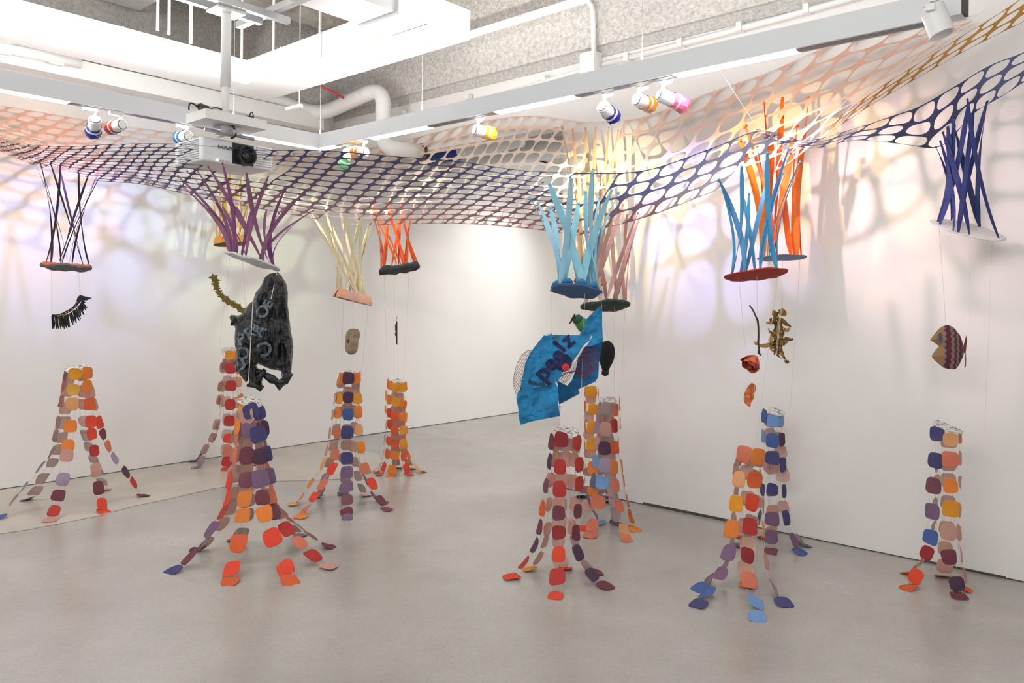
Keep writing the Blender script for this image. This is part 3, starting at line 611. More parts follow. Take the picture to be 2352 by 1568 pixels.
BLT = [(1651,413,4.62),(1653,416,4.66),(1703,383,4.5),(1763,352,4.45),(1811,343,4.52),(1835,378,4.65),(1816,352,4.55),(1760,420,4.85),(1702,432,4.85),(1800,400,4.8),(1838,372,4.62),(1720,445,4.86)]
RED = scrib('red_underside', (176, 58, 44), (130, 40, 36), 30, .55)
funnel('blue', 'bright blue ribbon funnel on a red base, in front of an orange one', (80, 156, 204), 12, .028, (1738, 631), 70, -5, -12, .018, cloth((190, 62, 40)), RED, KN, tops=BLT, depth=4.7, seed=14, swirl=0.75, sag=.4, hue=10,
       threads=[(-.6, 1712, 800, 4.7), (.0, 1740, 812, 4.7), (.7, 1736, 1020, 4.7)])
CORT = [(1755,238,5.25),(1797,226,5.28),(1858,226,5.2),(1712,290,5.15),(1700,322,5.1),(1830,290,5.2),(1820,320,5.0),(1770,300,5.3),(1850,300,5.1),(1790,350,5.1),(1740,340,5.2)]
funnel('coral', 'vivid orange ribbon funnel on a thin grey disc, behind the bright blue one', (240, 116, 40), 11, .046, (1797, 592), 58, -2, -5, .01, cloth((236, 120, 50)), cloth((120, 140, 160)), KN, tops=CORT, depth=5.2, seed=15, swirl=0.7, sag=.35,
       threads=[(.0, 1795, 712, 5.2), (.7, 1815, 940, 5.2)])
NVT = [(2150,338,4.48),(2166,305,4.45),(2177,293,4.42),(2222,228,4.32),(2236,258,4.4),(2268,233,4.42),(2190,268,4.4),(2160,325,4.5),(2192,290,4.5),(2266,236,4.46),(2224,240,4.36)]
WS = scrib('white_red_pad', (236, 230, 228), (214, 170, 172), 16, .66)
funnel('navy', 'navy ribbon funnel on a white disc, rightmost, above the striped fish', (52, 60, 116), 11, .028, (2221, 527), 80, 8, 25, .008, WS, W1, N_NAVY, tops=NVT, depth=4.5, seed=16, swirl=1.1, sag=.45, hue=8, lump=.02,
       threads=[(-.8, 2176, 800, 4.5), (.75, 2262, 985, 4.5), (.1, 2228, 745, 4.5)])
# ---------------------------------------------------------------- columns of stitched cloth tiles
PAL = {'o': (240,140,62), 'O': (230, 106, 58), 'r': (196, 62, 56), 'R': (160, 50, 54), 'v': (236, 80, 54), 'y': (238,184,84), 'Y': (240,164,50), 'p': (238,176,122), 's': (226,130,102),
       'k': (214, 164, 150), 'm': (176, 152, 150), 'M': (124, 64, 76), 'w': (132, 80, 94), 'd': (90, 62, 84), 'u': (134, 104, 134), 'l': (172,152,176), 'g': (140,136,146), 'b': (80, 110, 172),
       'B': (80, 78, 128), 'c': (128,168,220), 'a': (112, 112, 138)}
def tilemat(name, pale):
    M = bpy.data.materials.new(name); M.use_nodes = True; nt = M.node_tree; N = nt.nodes; L = nt.links; b = N['Principled BSDF']; b.inputs['Roughness'].default_value = .8
    oi = N.new('ShaderNodeObjectInfo'); tc = N.new('ShaderNodeTexCoord'); n = N.new('ShaderNodeTexNoise'); n.inputs['Scale'].default_value = 26; n.inputs['Detail'].default_value = 5
    L.new(tc.outputs['Object'], n.inputs['Vector'])
    mr = N.new('ShaderNodeMapRange'); mr.inputs['From Min'].default_value = .3; mr.inputs['From Max'].default_value = .7; mr.inputs['To Min'].default_value = .86; mr.inputs['To Max'].default_value = 1.1
    L.new(n.outputs['Fac'], mr.inputs['Value'])
    mx = N.new('ShaderNodeMix'); mx.data_type = 'RGBA'; mx.inputs['Factor'].default_value = pale; mx.inputs['B'].default_value = lin((252, 222, 210))+(1,)
    L.new(oi.outputs['Color'], mx.inputs['A']); s = N.new('ShaderNodeVectorMath'); s.operation = 'SCALE'; out_ = N['Material Output']; tr = N.new('ShaderNodeBsdfTranslucent'); mz = N.new('ShaderNodeMixShader'); mz.inputs[0].default_value = .22
    L.new(mx.outputs['Result'], s.inputs[0]); L.new(mr.outputs['Result'], s.inputs['Scale']); L.new(s.outputs[0], b.inputs['Base Color']); L.new(s.outputs[0], tr.inputs['Color']); L.new(b.outputs[0], mz.inputs[1]); L.new(tr.outputs[0], mz.inputs[2]); L.new(mz.outputs[0], out_.inputs['Surface'])
    bp = N.new('ShaderNodeBump'); bp.inputs['Strength'].default_value = .25; bp.inputs['Distance'].default_value = .01; n2 = N.new('ShaderNodeTexNoise'); n2.inputs['Scale'].default_value = 90
    L.new(tc.outputs['Object'], n2.inputs['Vector']); L.new(n2.outputs['Fac'], bp.inputs['Height']); L.new(bp.outputs['Normal'], b.inputs['Normal']); return M
TM_O, TM_I = tilemat('tile_cloth_outer', 0), tilemat('tile_cloth_inner', .6)
def tile_mesh(seed):
    """unit cloth tile: x across, y along the strand, z outward"""
    rg = random.Random(seed); n = 28; e = rg.uniform(3.0, 4.6); ax, ay = rg.uniform(.47, .53), rg.uniform(.46, .54); tx, ty = rg.uniform(-.10, .10), rg.uniform(-.1, .1)
    b1, b2, b3 = rg.uniform(-.10, .05), rg.uniform(-.10, .10), rg.uniform(-.12, .12)
    vs = []; ring = [0, .35, .7, .92, 1]
    def pt(q, k, off):
        th = 2*math.pi*k/n; c, s = math.cos(th), math.sin(th); r = 1/((abs(c)**e+abs(s)**e)**(1/e))
        x, y = c*r*q*ax, s*r*q*ay; x, y = x*(1+tx*y*2), y*(1+ty*x*2)
        z = b1*x*x*4*.5+b2*y*y*2+b3*x*y*2+.012*math.sin(9*x+seed)*math.cos(7*y+seed*2); return (x, y, z+off)
    V, F, MI = [], [], []
    for side, off in ((0, .008), (1, -.008)):
        base = len(V); V.append(pt(0, 0, off))
        for q in ring[1:]:
            for k in range(n): V.append(pt(q, k, off))
        for k in range(n):
            f = (base, base+1+k, base+1+(k+1) % n); F.append(f if side == 0 else f[::-1]); MI.append(side)
        for i in range(3):
            for k in range(n):
                a = base+1+i*n; f = (a+k, a+n+k, a+n+(k+1) % n, a+(k+1) % n); F.append(f if side == 0 else f[::-1]); MI.append(side)
    o0, o1 = 1+3*n, 1+4*n+1+3*n
    for k in range(n): F.append((o0+k, o1+k, o1+(k+1) % n, o0+(k+1) % n)); MI.append(0)
    me = bpy.data.meshes.new('cloth_tile'); me.from_pydata(V, [], F); me.materials.append(TM_O); me.materials.append(TM_I)
    me.polygons.foreach_set('material_index', MI); me.polygons.foreach_set('use_smooth', [True]*len(F)); me.update(); return me
TILES = [tile_mesh(k) for k in range(9)]
import re
DISC = scrib('printed_pad', (226, 222, 216), (34, 34, 38), 30, .54)
def column(label, org, scale, ctr, Yc, disc, strands, tw=.094, seed=1, disc_tilt=(3, 19)):
    """strands: text 'x,yC x,yC ...' in the crop that starts at org with the given scale; last one lies on the floor"""
    px = lambda x, y: (org[0]+x/scale, org[1]+y/scale)
    u, v = px(*ctr); base = P(u, v, Yc); base.z = 0
    e = empty('tile_column', base, label, 'tile column', 'columns of cloth tiles standing on the floor'); rg = random.Random(seed)
    ax = Vector((base.x, base.y, 0)); r0 = .085
    if disc:
        (dx, dy), dw, dd = disc[0], disc[1], disc[2]
        uu, vv = px(dx, dy); c = P(uu, vv, Yc); rr = dw/scale/FPX*Yc
        fr = pad_frame(math.radians(disc_tilt[0]), math.radians(disc_tilt[1]))
        pad('printed_pad', e, c, rr, rr*.95, .016, fr, DISC, cloth((225, 220, 214)), seed, .06)
    for side, txt in strands:
        T = [(float(a), float(b_), c) for a, b_, c in re.findall(r'([\d.]+),([\d.]+)(\w)', txt)]
        n = len(T)-1; fu, fv = px(T[-1][0], T[-1][1]); foot = floor(fu, fv); pts = []
        for i, (x, y, c) in enumerate(T):
            w = (i/n)**2.2; Y = (Yc+side*r0)*(1-w)+foot.y*w
            if i == n: pts.append(foot+UP*.012)
            else:
                p = P(*px(x, y), Y); p.z = max(p.z, .03); pts.append(p)
        tops = pts[0]; out0 = Vector((tops.x-ax.x, tops.y-ax.y, 0))
        if out0.length < .03: out0 = Vector((0, side if side else -1, 0))
        if abs(side) < .5: out0 = out0.normalized()+Vector((0, -.38 if side < .45 else .3, 0))
        fo = Vector((foot.x-ax.x, foot.y-ax.y, 0)); th = MB()
        sides = []
        for i, p in enumerate(pts):
            w = (i/n)**2
            out = (out0.normalized()*(1-w*.6)+(fo.normalized() if fo.length > .05 else out0.normalized())*w*.6).normalized()
            t = (pts[max(i-1, 0)]-pts[min(i+1, n)]).normalized()
            if i == n:
                out = fo.normalized() if fo.length > .05 else out0.normalized(); nrm = (UP+out*rg.uniform(.05, .35)).normalized(); t = (-out+nrm*out.dot(nrm)).normalized()
            else:
                nrm = (out-t*out.dot(t)).normalized()
            xax = t.cross(nrm).normalized()
            if i not in (0,) and i < n:
                q = Matrix.Rotation(rg.uniform(-.10, .10), 3, t) @ Matrix.Rotation(rg.uniform(-.06, .06), 3, nrm); xax = q @ xax; nrm = q @ nrm; tt = q @ t
            else: tt = t
            yax = nrm.cross(xax)
            s = tw*rg.uniform(.89, 1.03)
            o = bpy.data.objects.new('cloth_tile', rg.choice(TILES)); COL.objects.link(o); o.parent = e
            mm = Matrix((xax*s*.95, yax*s*1.03, nrm*s)).transposed().to_4x4(); mm.translation = p-base; o.matrix_local = mm
            cc = PAL[T[i][2]]; k = rg.uniform(.93, 1.05); o.color = tuple(min(1, z*k) for z in lin(cc))+(1,)
            sides.append((p, xax*s, nrm))
        for sg in (-.28, .28): th.tube([p+x*sg-o_*.011 for p, x, o_ in sides], .0007, 4)
        th.build('thread', THREAD, e)
    return e
column('tile column at far left, orange and peach on top, with wide spread blue and red feet', (0, 820), 2.239, (390, 480), 6.05, ((398, 58), 60, 0), [
 (.2, '337,90w 325,146v 315,226r 297,337u 284,404d 262,488B 206,562b 119,671c 68,735l 0,830b'),
 (.9, '352,110k 345,172k 335,262k 330,336m 318,413m 298,475m 268,541g 217,621g 183,687l 138,737b'),
 (-1, '388,87Y 378,167y 370,241p 362,355o 350,455o 343,505k 322,627l 300,710M 278,790r 258,843k'),
 (.9, '425,92s 430,175s 428,243s 436,331k 445,402g 460,459g 481,524g 505,586g 525,640m 540,686k'),
 (-.5, '450,82o 450,150o 460,240O 470,331v 474,394v 487,480r 494,580k 508,671M 525,754v 530,799v'),
 (.3, '445,80p 470,178k 488,243k 512,334v 533,395M 560,457s 590,517l 648,590d 687,643r 735,716M')], seed=1, tw=.097)
column('tile column close to the wall behind the black bag, red and orange', (370, 780), 1.493, (235, 300), 7.55, ((235, 36), 28, 0), [
 (.0, '212,55o 212,82w 206,158s 201,213R 194,300s 182,337r 155,370r 135,395B 112,418B'),
 (.6, '216,95k 208,160k 202,205k 189,290k 175,335w 150,375w 137,413B 120,440l'),
 (-1, '237,53Y 238,97r 239,158r 237,222r 234,278r 232,338v 229,380s 227,417r 222,448v'),
 (.9, '228,80k 226,140k 222,212k 226,270m 226,326m 222,375m 224,395m 240,432k'),
 (.1, '258,55o 265,100o 270,145p 272,205o 268,262s 262,325m 262,370s 300,420b'),
 (.8, '250,85k 255,145k 258,215k 255,270k 262,325m 275,380m 325,430s')], seed=2, tw=.10)
column('tile column in front of the black bag, with navy, plum and orange tiles and the widest spread of red feet', (370, 780), 1.493, (310, 420), 4.98, ((305, 213), 40, 0), [
 (-.2, '272,230Y 260,298o 256,335s 250,395s 234,480v 228,540v 213,587r 172,651u 97,745M 43,796B'),
 (.7, '278,260k 270,318k 262,328m 255,395s 251,460k 246,530k 240,575k 208,632k 155,695m 125,724d'),
 (-1, '292,262k 299,308u 294,397M 291,480w 286,545o 280,602o 265,697O 242,785v 237,833O'),
 (.9, '290,285k 290,355k 292,440k 292,510k 300,552l 295,602a 276,662a 255,690a'),
 (-1, '308,244B 334,324B 338,400d 341,476u 347,539M 354,596o 381,677v 426,781v 442,832O'),
 (-.2, '338,250B 350,306d 358,392B 367,468u 374,537s 387,589w 431,648r 475,692s 521,739r 575,782k'),
 (.4, '332,285k 347,355k 362,432v 375,500o 397,568o 432,606v 475,640s 515,670r 574,712M'),
 (.9, '336,300k 343,362k 350,440k 362,530k 380,575m 405,595m 453,647a 476,672u')], seed=3, tw=.104, disc_tilt=(14, 16))
column('tile column under the brown bean, with navy tiles down its front and plum feet', (640, 840), 2.358, (376, 400), 6.3, ((380, 44), 45, 0), [
 (.0, '325,66p 303,180k 291,265k 276,364k 260,455k 240,530p 173,634o 118,713o 82,754p'),
 (-.6, '345,70o 331,176Y 322,253o 316,365s 304,480s 288,556v 235,640s 193,708v 143,777s 123,821o'),
 (.7, '340,85k 325,170k 322,250k 312,345k 298,432k 277,522m 250,605m 227,680a 215,712b'),
 (-1, '378,66d 376,171d 375,263b 372,360B 370,500B 369,574u 371,650u 371,723w 367,792M 372,828u'),
 (.95, '376,140k 372,230k 365,345k 368,428k 355,495a 362,605a 357,660a 350,695a'),
 (.8, '418,95k 420,150k 412,245k 409,335k 405,435k 411,520m 430,593m 450,662a 470,705k'),
 (-.3, '422,66o 427,176Y 430,250o 436,345p 446,440o 468,555s 508,637v 552,728M 585,783w'),
 (.4, '438,64o 436,180k 434,260k 432,350k 432,440k 444,547k 471,615w 518,702w 562,743a')], seed=4, tw=.096)
column('narrow all orange tile column, farthest back along the left wall', (640, 840), 2.358, (636, 340), 7.3, ((640, 86), 32, 0), [
 (.1, '590,95o 582,160p 578,235o 580,320o 572,400O 566,475O 545,545o 536,578s'),
 (-.6, '605,105o 600,182o 598,255v 602,318v 595,405O 590,475O 570,547v 548,592v'),
 (-1, '632,118Y 635,197Y 630,273O 628,348O 630,420O 628,485o 614,563o 606,600o'),
 (.9, '628,165p 630,240s 630,300s 630,380s 633,455s 635,520k 648,555s'),
 (-.7, '668,117Y 662,200o 670,275o 674,348Y 676,424Y 678,490O 693,553v 707,593v'),
 (.8, '660,170k 664,240s 666,315s 668,395s 680,460o 703,523p 720,560o'),
 (.1, '685,110o 686,210O 688,280o 690,350o 692,420o 705,485O 745,548p 778,574Y')], seed=5, tw=.088)
column('tile column of deep red tiles under the blue bag, front centre', (1140, 860), 1.659, (265, 500), 4.68, ((268, 218), 52, 0), [
 (.1, '209,254M 201,330d 187,423w 175,508O 165,580M 147,650d 107,716r 57,776v'),
 (.6, '228,265s 225,322s 205,402s 200,495s 193,588s 186,635k 160,700k 126,745Y'),
 (-1, '248,247R 242,351r 240,435r 238,527M 238,602R 237,683v 232,769r 226,847v'),
 (.9, '262,262k 258,322s 252,402s 242,492s 240,560k 236,630k 243,710k 265,742v'),
 (-.6, '311,260r 316,343r 316,415r 311,520M 303,602M 313,678d 365,762d 415,811M'),
 (.7, '300,270s 298,325s 293,408s 300,495s 290,580s 300,640m 345,730m 380,757M')], seed=6, tw=.092, disc_tilt=(4, 14))
column('orange tile column half hidden behind the mauve topped one, below the blue bag', (1140, 860), 1.659, (362, 250), 6.1, None, [
 (.1, '342,66o 337,120O 336,196o 335,270O 333,355R 330,415m 322,470M'),
 (-1, '362,65Y 368,132Y 365,200Y 366,265Y 368,355o 368,443o 350,500k 328,593v'),
 (.2, '390,66O 392,140o 392,200k 392,265k 390,340k 395,420m 420,445w 432,470u'),
 (.9, '360,90p 352,160p 352,230p 355,300p 352,370k 340,440w 325,468d')], seed=7, tw=.094)
column('tile column with a mauve top and pale blue and salmon tiles, beside the right wall', (1140, 860), 1.659, (422, 300), 5.72, ((424, 98), 34, 0), [
 (.0, '396,130m 385,202l 382,262k 378,330c 370,403a 350,481u 376,532l 392,570c'),
 (-1, '420,130m 416,208k 412,280d 412,345l 403,412c 388,486s 366,575s 357,618s'),
 (-.5, '450,135s 447,195r 450,277O 450,352o 454,421s 469,501s 487,591p 495,632s'),
 (.2, '470,110k 472,185p 467,260p 480,348o 487,402o 500,480s 512,539O 527,593o'),
 (.9, '430,108k 426,180k 425,246l 430,320l 435,388l 440,440l 447,475u 454,533B 455,571u'),
 (.8, '400,165k 402,240k 404,300k 405,365l 405,440d 425,487B')], seed=8, tw=.10, disc_tilt=(6, 4))
column('tile column with orange and peach tiles and blue feet, in front of the blue topped one at right', (1570, 920), 1.722, (262, 450), 4.62, None, [
 (-.3, '238,212s 218,311p 208,407Y 191,507o 178,600u 147,683u 95,757b 60,811B'),
 (.5, '222,225k 207,270k 204,370k 196,470k 186,570l 166,650l 100,718b 65,747b'),
 (-1, '296,222o 283,313O 270,402v 263,497r 254,610R 259,708s 285,808c 290,862c'),
 (.8, '262,225k 248,283k 255,385k 245,495s 255,575p 246,663p 252,735o'),
 (-.1, '312,228o 308,305p 316,416k 318,508p 329,632k 360,742l 396,806B'),
 (.9, '290,230k 285,300k 285,395k 272,470m 262,545u 222,577u')], seed=9, tw=.098)
column('slim tile column with blue and navy tiles, against the right wall under the golden tangle', (1570, 920), 1.722, (358, 300), 5.25, ((366, 44), 32, 0), [
 (.2, '320,60b 316,140c 322,255k 312,350B 299,459B 275,510u 235,542v'),
 (-1, '354,80c 352,157b 351,225B 351,351B 350,467u 347,538u 345,604w'),
 (.8, '340,75k 340,135m 355,265k 350,355k 352,435s 345,515s 318,543v'),
 (-.2, '386,75c 390,153d 394,253B 398,358B 408,463B 437,552u 463,605b'),
 (.8, '372,80k 372,150k 385,200k 392,290k 395,420k 452,548u 477,575a')], seed=10, tw=.092)
column('rightmost tile column, under the striped fish, with a large printed pad tilted on top', (2040, 940), 1.946, (265, 420), 4.5, ((265, 80), 58, 0), [
 (-.3, '218,110B 210,228B 202,340w 196,455u 189,570b 171,640R 122,745v 90,803O'),
 (.6, '208,105c 212,250g 215,322k 207,430m 200,530m 165,650s 120,705p 85,735O'),
 (-1, '280,135p 278,223s 280,342o 280,443Y 270,547k 272,660M 308,780d 315,842M'),
 (.7, '272,140k 270,240k 268,318k 268,415l 262,530p 255,620p 253,700s 243,753O'),
 (.1, '324,120o 321,218k 322,327k 322,450p 320,550p 330,650k 343,742r 350,810O')], seed=11, tw=.088, disc_tilt=(14, 16))
# ---------------------------------------------------------------- things hanging between funnels and columns
def sheet(poly, step, seed=0):
    """triangulated filling of a pixel polygon -> (verts2d, tris, dist-to-edge)"""
    def dseg(p, a, b):
        ab = b-a; t = max(0, min(1, (p-a).dot(ab)/max(ab.dot(ab), 1e-9))); return (p-a-ab*t).length
    pl = [Vector((x, y)) for x, y in poly]; n = len(pl); bd = []
    for i in range(n):
        a, b = pl[i], pl[(i+1) % n]; k = max(1, int((b-a).length/step))
        bd += [a.lerp(b, q/k) for q in range(k)]
    ins = []
    x0, x1 = min(p.x for p in pl), max(p.x for p in pl); y0, y1 = min(p.y for p in pl), max(p.y for p in pl)
    def inside(p):
        c = False
        for i in range(n):
            a, b = pl[i], pl[i-1]
            if (a.y > p.y) != (b.y > p.y) and p.x < (b.x-a.x)*(p.y-a.y)/(b.y-a.y)+a.x: c = not c
        return c
    y = y0; row = 0
    while y < y1:
        x = x0+(row % 2)*step/2
        while x < x1:
            p = Vector((x, y))
            if inside(p) and min(dseg(p, pl[i], pl[(i+1) % n]) for i in range(n)) > step*.5: ins.append(p)
            x += step
        y += step*.87; row += 1
    pts = bd+ins; m_ = len(bd)
    r = delaunay_2d_cdt(pts, [(i, (i+1) % m_) for i in range(m_)], [], 1, 1e-5)
    vs = [Vector(v) for v in r[0]]; ds = [min(dseg(p, pl[i], pl[(i+1) % n]) for i in range(n)) for p in vs]
    return vs, [tuple(f) for f in r[2]], ds
def puffy(poly, Y, depth_px, step, bump=None, flat=.5, both=True, rim=.0):
    """closed cushion: front and back bulge by depth_px*(edge distance)^flat ; bump(u,v)-> extra metres to the front"""
    vs, fs, ds = sheet(poly, step); dm = max(ds); k = Y/FPX; mb = MB()
    def off(i, s):
        b = depth_px*k*min(1, ds[i]/dm)**flat*s
        if bump: b += bump(vs[i].x, vs[i].y)*(min(1, ds[i]/(step*2)))
        return b
    f_ = [P(p.x, p.y, Y-off(i, 1)) for i, p in enumerate(vs)]; mb.add(f_, [f[::-1] for f in fs])
    if both: b_ = [P(p.x, p.y, Y+off(i, .8)+.002) for i, p in enumerate(vs)]; mb.add(b_, fs)
    return mb
def px(org, s, pts): return [(org[0]+x/s, org[1]+y/s) for x, y in pts]
# --- black plastic bag
BAGM = mat('black_film', (22, 23, 25), .2, bump=(24, 1.0)); BAGM.node_tree.nodes['Principled BSDF'].inputs['Specular IOR Level'].default_value = .6
og, s = (460, 600), 2.89
out = px(og, s, [(515,72),(540,95),(572,150),(582,205),(580,285),(592,380),(600,450),(618,555),(612,640),(604,735),(580,790),(560,805),(545,790),(535,730),(520,722),(470,718),(430,700),(385,680),(372,690),(385,712),(375,740),(400,760),(415,830),(395,842),(345,820),(330,790),(300,800),(262,752),(240,700),(248,610),(230,560),(228,500),(232,448),(228,430),(210,425),(193,370),(205,355),(250,360),(275,350),(315,290),(350,262),(368,205),(405,160),(425,110),(460,82)])
def wr_black(u, v):
    d = 0
    for k, (fx, fy, a) in enumerate([(.035,.006,.020), (.06,.03,.016), (.10,-.02,.011), (.2,.09,.006)]):
        d += a*(1-abs(noise.noise(Vector((u*fx+v*fy*.4, v*fy+u*.004, k*7.3))))*2.6)
    return d
e = empty('plastic_bag', P(575, 790, 4.9), 'crumpled black plastic bag with grey block lettering, hanging under the purple funnel', 'bag')
puffy(out, 4.9, 26, 3.4, wr_black, .5).build('bag_film', BAGM, e, smooth=True)
def on_bag(pts_, fs_, name, m_, par, Yf):
    mb = MB(); mb.add([P(a, b_, Yf(a, b_)) for a, b_ in pts_], fs_); return mb.build(name, m_, par)
_bv, _bf, _bd = sheet(out, 12); _bm = max(_bd)
def bag_front(u, v):
    i = min(range(len(_bv)), key=lambda q: (_bv[q].x-u)**2+(_bv[q].y-v)**2); return 4.9-26*4.9/FPX*min(1, _bd[i]/_bm)**.5-wr_black(u, v)-.008
def subdiv_text(ch, size, cx, cy, ang, bold=.0, sx=1):
    vs, fs = text_mesh(ch, size, bold=bold); bmh = bmesh.new(); vv = [bmh.verts.new(v) for v in vs]
    for f in fs: bmh.faces.new([vv[q] for q in f])
    bmesh.ops.triangulate(bmh, faces=bmh.faces[:])
    for _ in range(3):
        el = [x for x in bmh.edges if x.calc_length() > size*.16]
        if el: bmesh.ops.subdivide_edges(bmh, edges=el, cuts=1, use_grid_fill=False); bmesh.ops.triangulate(bmh, faces=bmh.faces[:])
    bmh.verts.index_update(); ca, sa = math.cos(ang), math.sin(ang)
    P2 = [(cx+(v.co.x*sx*ca-v.co.y*sa*-1*-1), cy-(v.co.x*sx*sa+v.co.y*ca)) for v in bmh.verts]
    F2 = [tuple(v.index for v in f.verts) for f in bmh.faces]; bmh.free(); return P2, F2
INK = mat('grey_print', (112, 122, 132), .45, var=(10, .3))
for ch, sz, x, y, a in [('P', 62, 270, 520, 20), ('R', 60, 330, 480, 35), ('A', 60, 395, 460, 55), ('O', 66, 285, 615, 30), ('D', 62, 262, 690, 20), ('C', 76, 428, 575, -160), ('O', 62, 415, 335, 55), ('E', 46, 450, 285, 60), ('B', 46, 360, 440, 50)]:
    P2, F2 = subdiv_text(ch, sz/s*1.75, og[0]+x/s, og[1]+y/s, math.radians(a), bold=1.3)
    on_bag(P2, F2, 'printed_letter', INK, e, bag_front)
def knot(kn, rs, Yk):
    mb = MB(); mb.tube([P(a, b_, Yk) for a, b_ in kn], rs, 10)
    for v_ in mb.v: v_ += Vector((0, 1, 0))*noise.noise(v_*30)*.02+Vector((1, 0, 0))*noise.noise(v_*34)*.014+UP*noise.noise(v_*26)*.012
    mb.build('knotted_handle', BAGM, e, smooth=True)
kn = px(og, s, [(372,735),(405,730),(440,768),(470,785),(505,800),(545,835)])
knot(kn, [.022,.02,.016,.026,.018,.026], 4.88)
kn = px(og, s, [(590,740),(560,790),(520,800),(480,780),(450,760),(425,750)]); knot(kn, [.03,.026,.014,.026,.02,.01], 4.86)
kn = px(og, s, [(335,795),(372,822),(410,846)]); knot(kn, [.03,.024,.022], 4.87)
kn = px(og, s, [(435,715),(418,740),(395,758),(372,790)]); knot(kn, [.012,.018,.022,.028], 4.86)
kn = px(og, s, [(210,365),(225,380),(212,420)]); knot(kn, [.015,.02,.008], 4.87)
MB().tube([P(507/s+og[0], 80/s+og[1], 4.87), P(470/s+og[0], 250/s+og[1], 4.8)], .002, 5).build('thread', WTHREAD, e)
MB().tube([P(350/s+og[0], 265/s+og[1], 4.8), P(320/s+og[0], 810/s+og[1], 4.76)], .0024, 5).build('thread', WTHREAD, e)
# --- blue bag with lettering
og, s = (1160, 680), 2.8
BLUE = mat('blue_cloth', (30, 134, 188), .7, var=(9, .42), bump=(24, 1.0))
e = empty('painted_cloth_bag', P(1265, 900, 4.6), 'crumpled blue cloth bag painted with navy lettering, hanging under the light blue funnel', 'bag')
def wr_blue(u, v): return sum(a*noise.noise(Vector((u*f, v*f, k*3.1))) for k, (f, a) in enumerate([(.018, .026), (.05, .016), (.11, .009), (.2, .004)]))+.03*math.sin((u-1240)*.03)
def sheet_obj(pts_, Yf, name, m_, par, step=4.0, thick=.003):
    vs, fs, ds = sheet(px(og, s, pts_), step); mb = MB()
    mb.add([P(p.x, p.y, Yf(p.x, p.y)) for p in vs], [f[::-1] for f in fs]); mb.add([P(p.x, p.y, Yf(p.x, p.y)+thick) for p in vs], fs)
    return mb.build(name, m_, par, smooth=True)
frontY = lambda u, v: 4.56+wr_blue(u, v)-.0006*(v-780)*.4
sheet_obj([(250,252),(277,255),(274,240),(285,250),(296,236),(305,248),(400,250),(480,250),(555,252),(545,285),(512,308),(490,340),(470,372),(430,430),(380,480),(345,535),(338,560),(318,545),(280,572),(200,590),(130,595),(92,610),(112,520),(130,430),(165,360),(210,300)], frontY, 'front_panel', BLUE, e)
sheet_obj([(92,605),(130,590),(200,585),(282,565),(318,545),(338,580),(345,640),(342,700),(355,770),(250,790),(160,808),(100,828),(88,780),(85,720),(72,655),(80,625)], lambda u, v: 4.55+wr_blue(u, v+40)-.035*math.sin(max(0, min(1, (v-880)/100))*3.14), 'lower_flap', BLUE, e)
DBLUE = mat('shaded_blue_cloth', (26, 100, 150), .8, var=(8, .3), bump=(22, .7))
sheet_obj([(610,62),(625,75),(625,180),(630,280),(612,300),(560,318),(520,325),(548,285),(562,255),(478,248),(500,215),(520,150),(555,115)], lambda u, v: 4.62+wr_blue(u+80, v), 'upper_corner', BLUE, e)
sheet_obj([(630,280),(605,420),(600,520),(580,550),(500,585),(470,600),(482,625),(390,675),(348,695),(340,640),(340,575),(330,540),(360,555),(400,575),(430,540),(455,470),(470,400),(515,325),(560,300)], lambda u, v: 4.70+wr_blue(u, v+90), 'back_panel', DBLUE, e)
NV = mat('navy_print', (30, 34, 82), .8); RD = mat('red_print', (214, 48, 40), .8); BK = mat('black_print', (28, 30, 44), .8)
tf = lambda u, v: frontY(u, v)-.006
ang = math.radians(50)
for ch, x, y, sz in [('p', 240, 494, 158), ('e', 288, 436, 146), ('e', 336, 378, 142), ('l', 354, 326, 128), ('z', 402, 284, 140)]:
    P2, F2 = subdiv_text(ch, sz/s, og[0]+x/s, og[1]+y/s, ang-(.15 if ch == 'z' else 0), bold=1.6 if ch != 'l' else 2.2); on_bag(P2, F2, 'painted_letter', NV, e, tf)
P2, F2 = subdiv_text('MANDARIN', 34/s, og[0]+205/s, og[1]+562/s, math.radians(-10), bold=.35, sx=.62); on_bag(P2, F2, 'painted_letter', BK, e, lambda u, v: frontY(u, v)-.008)
def fan(pts_, name, m_, d):
    vs, fs, ds = sheet(px(og, s, pts_), 4); on_bag([(p.x, p.y) for p in vs], [f[::-1] for f in fs], name, m_, e, lambda u, v: frontY(u, v)-d)
arc = [(374+56*math.cos(t), 426+58*math.sin(t)*1.02) for t in [math.radians(-75+q*12) for q in range(21)]]
fan(arc, 'painted_fruit', NV, .0045)
fan([(390+27*math.cos(q*.4)*.9, 456+22*math.sin(q*.4)) for q in range(16)], 'painted_wedge', RD, .0065)
fan([(312,262),(330,250),(348,262),(346,282),(330,288),(314,280)], 'painted_patch', mat('moss_print', (66, 110, 110), .8), .005)
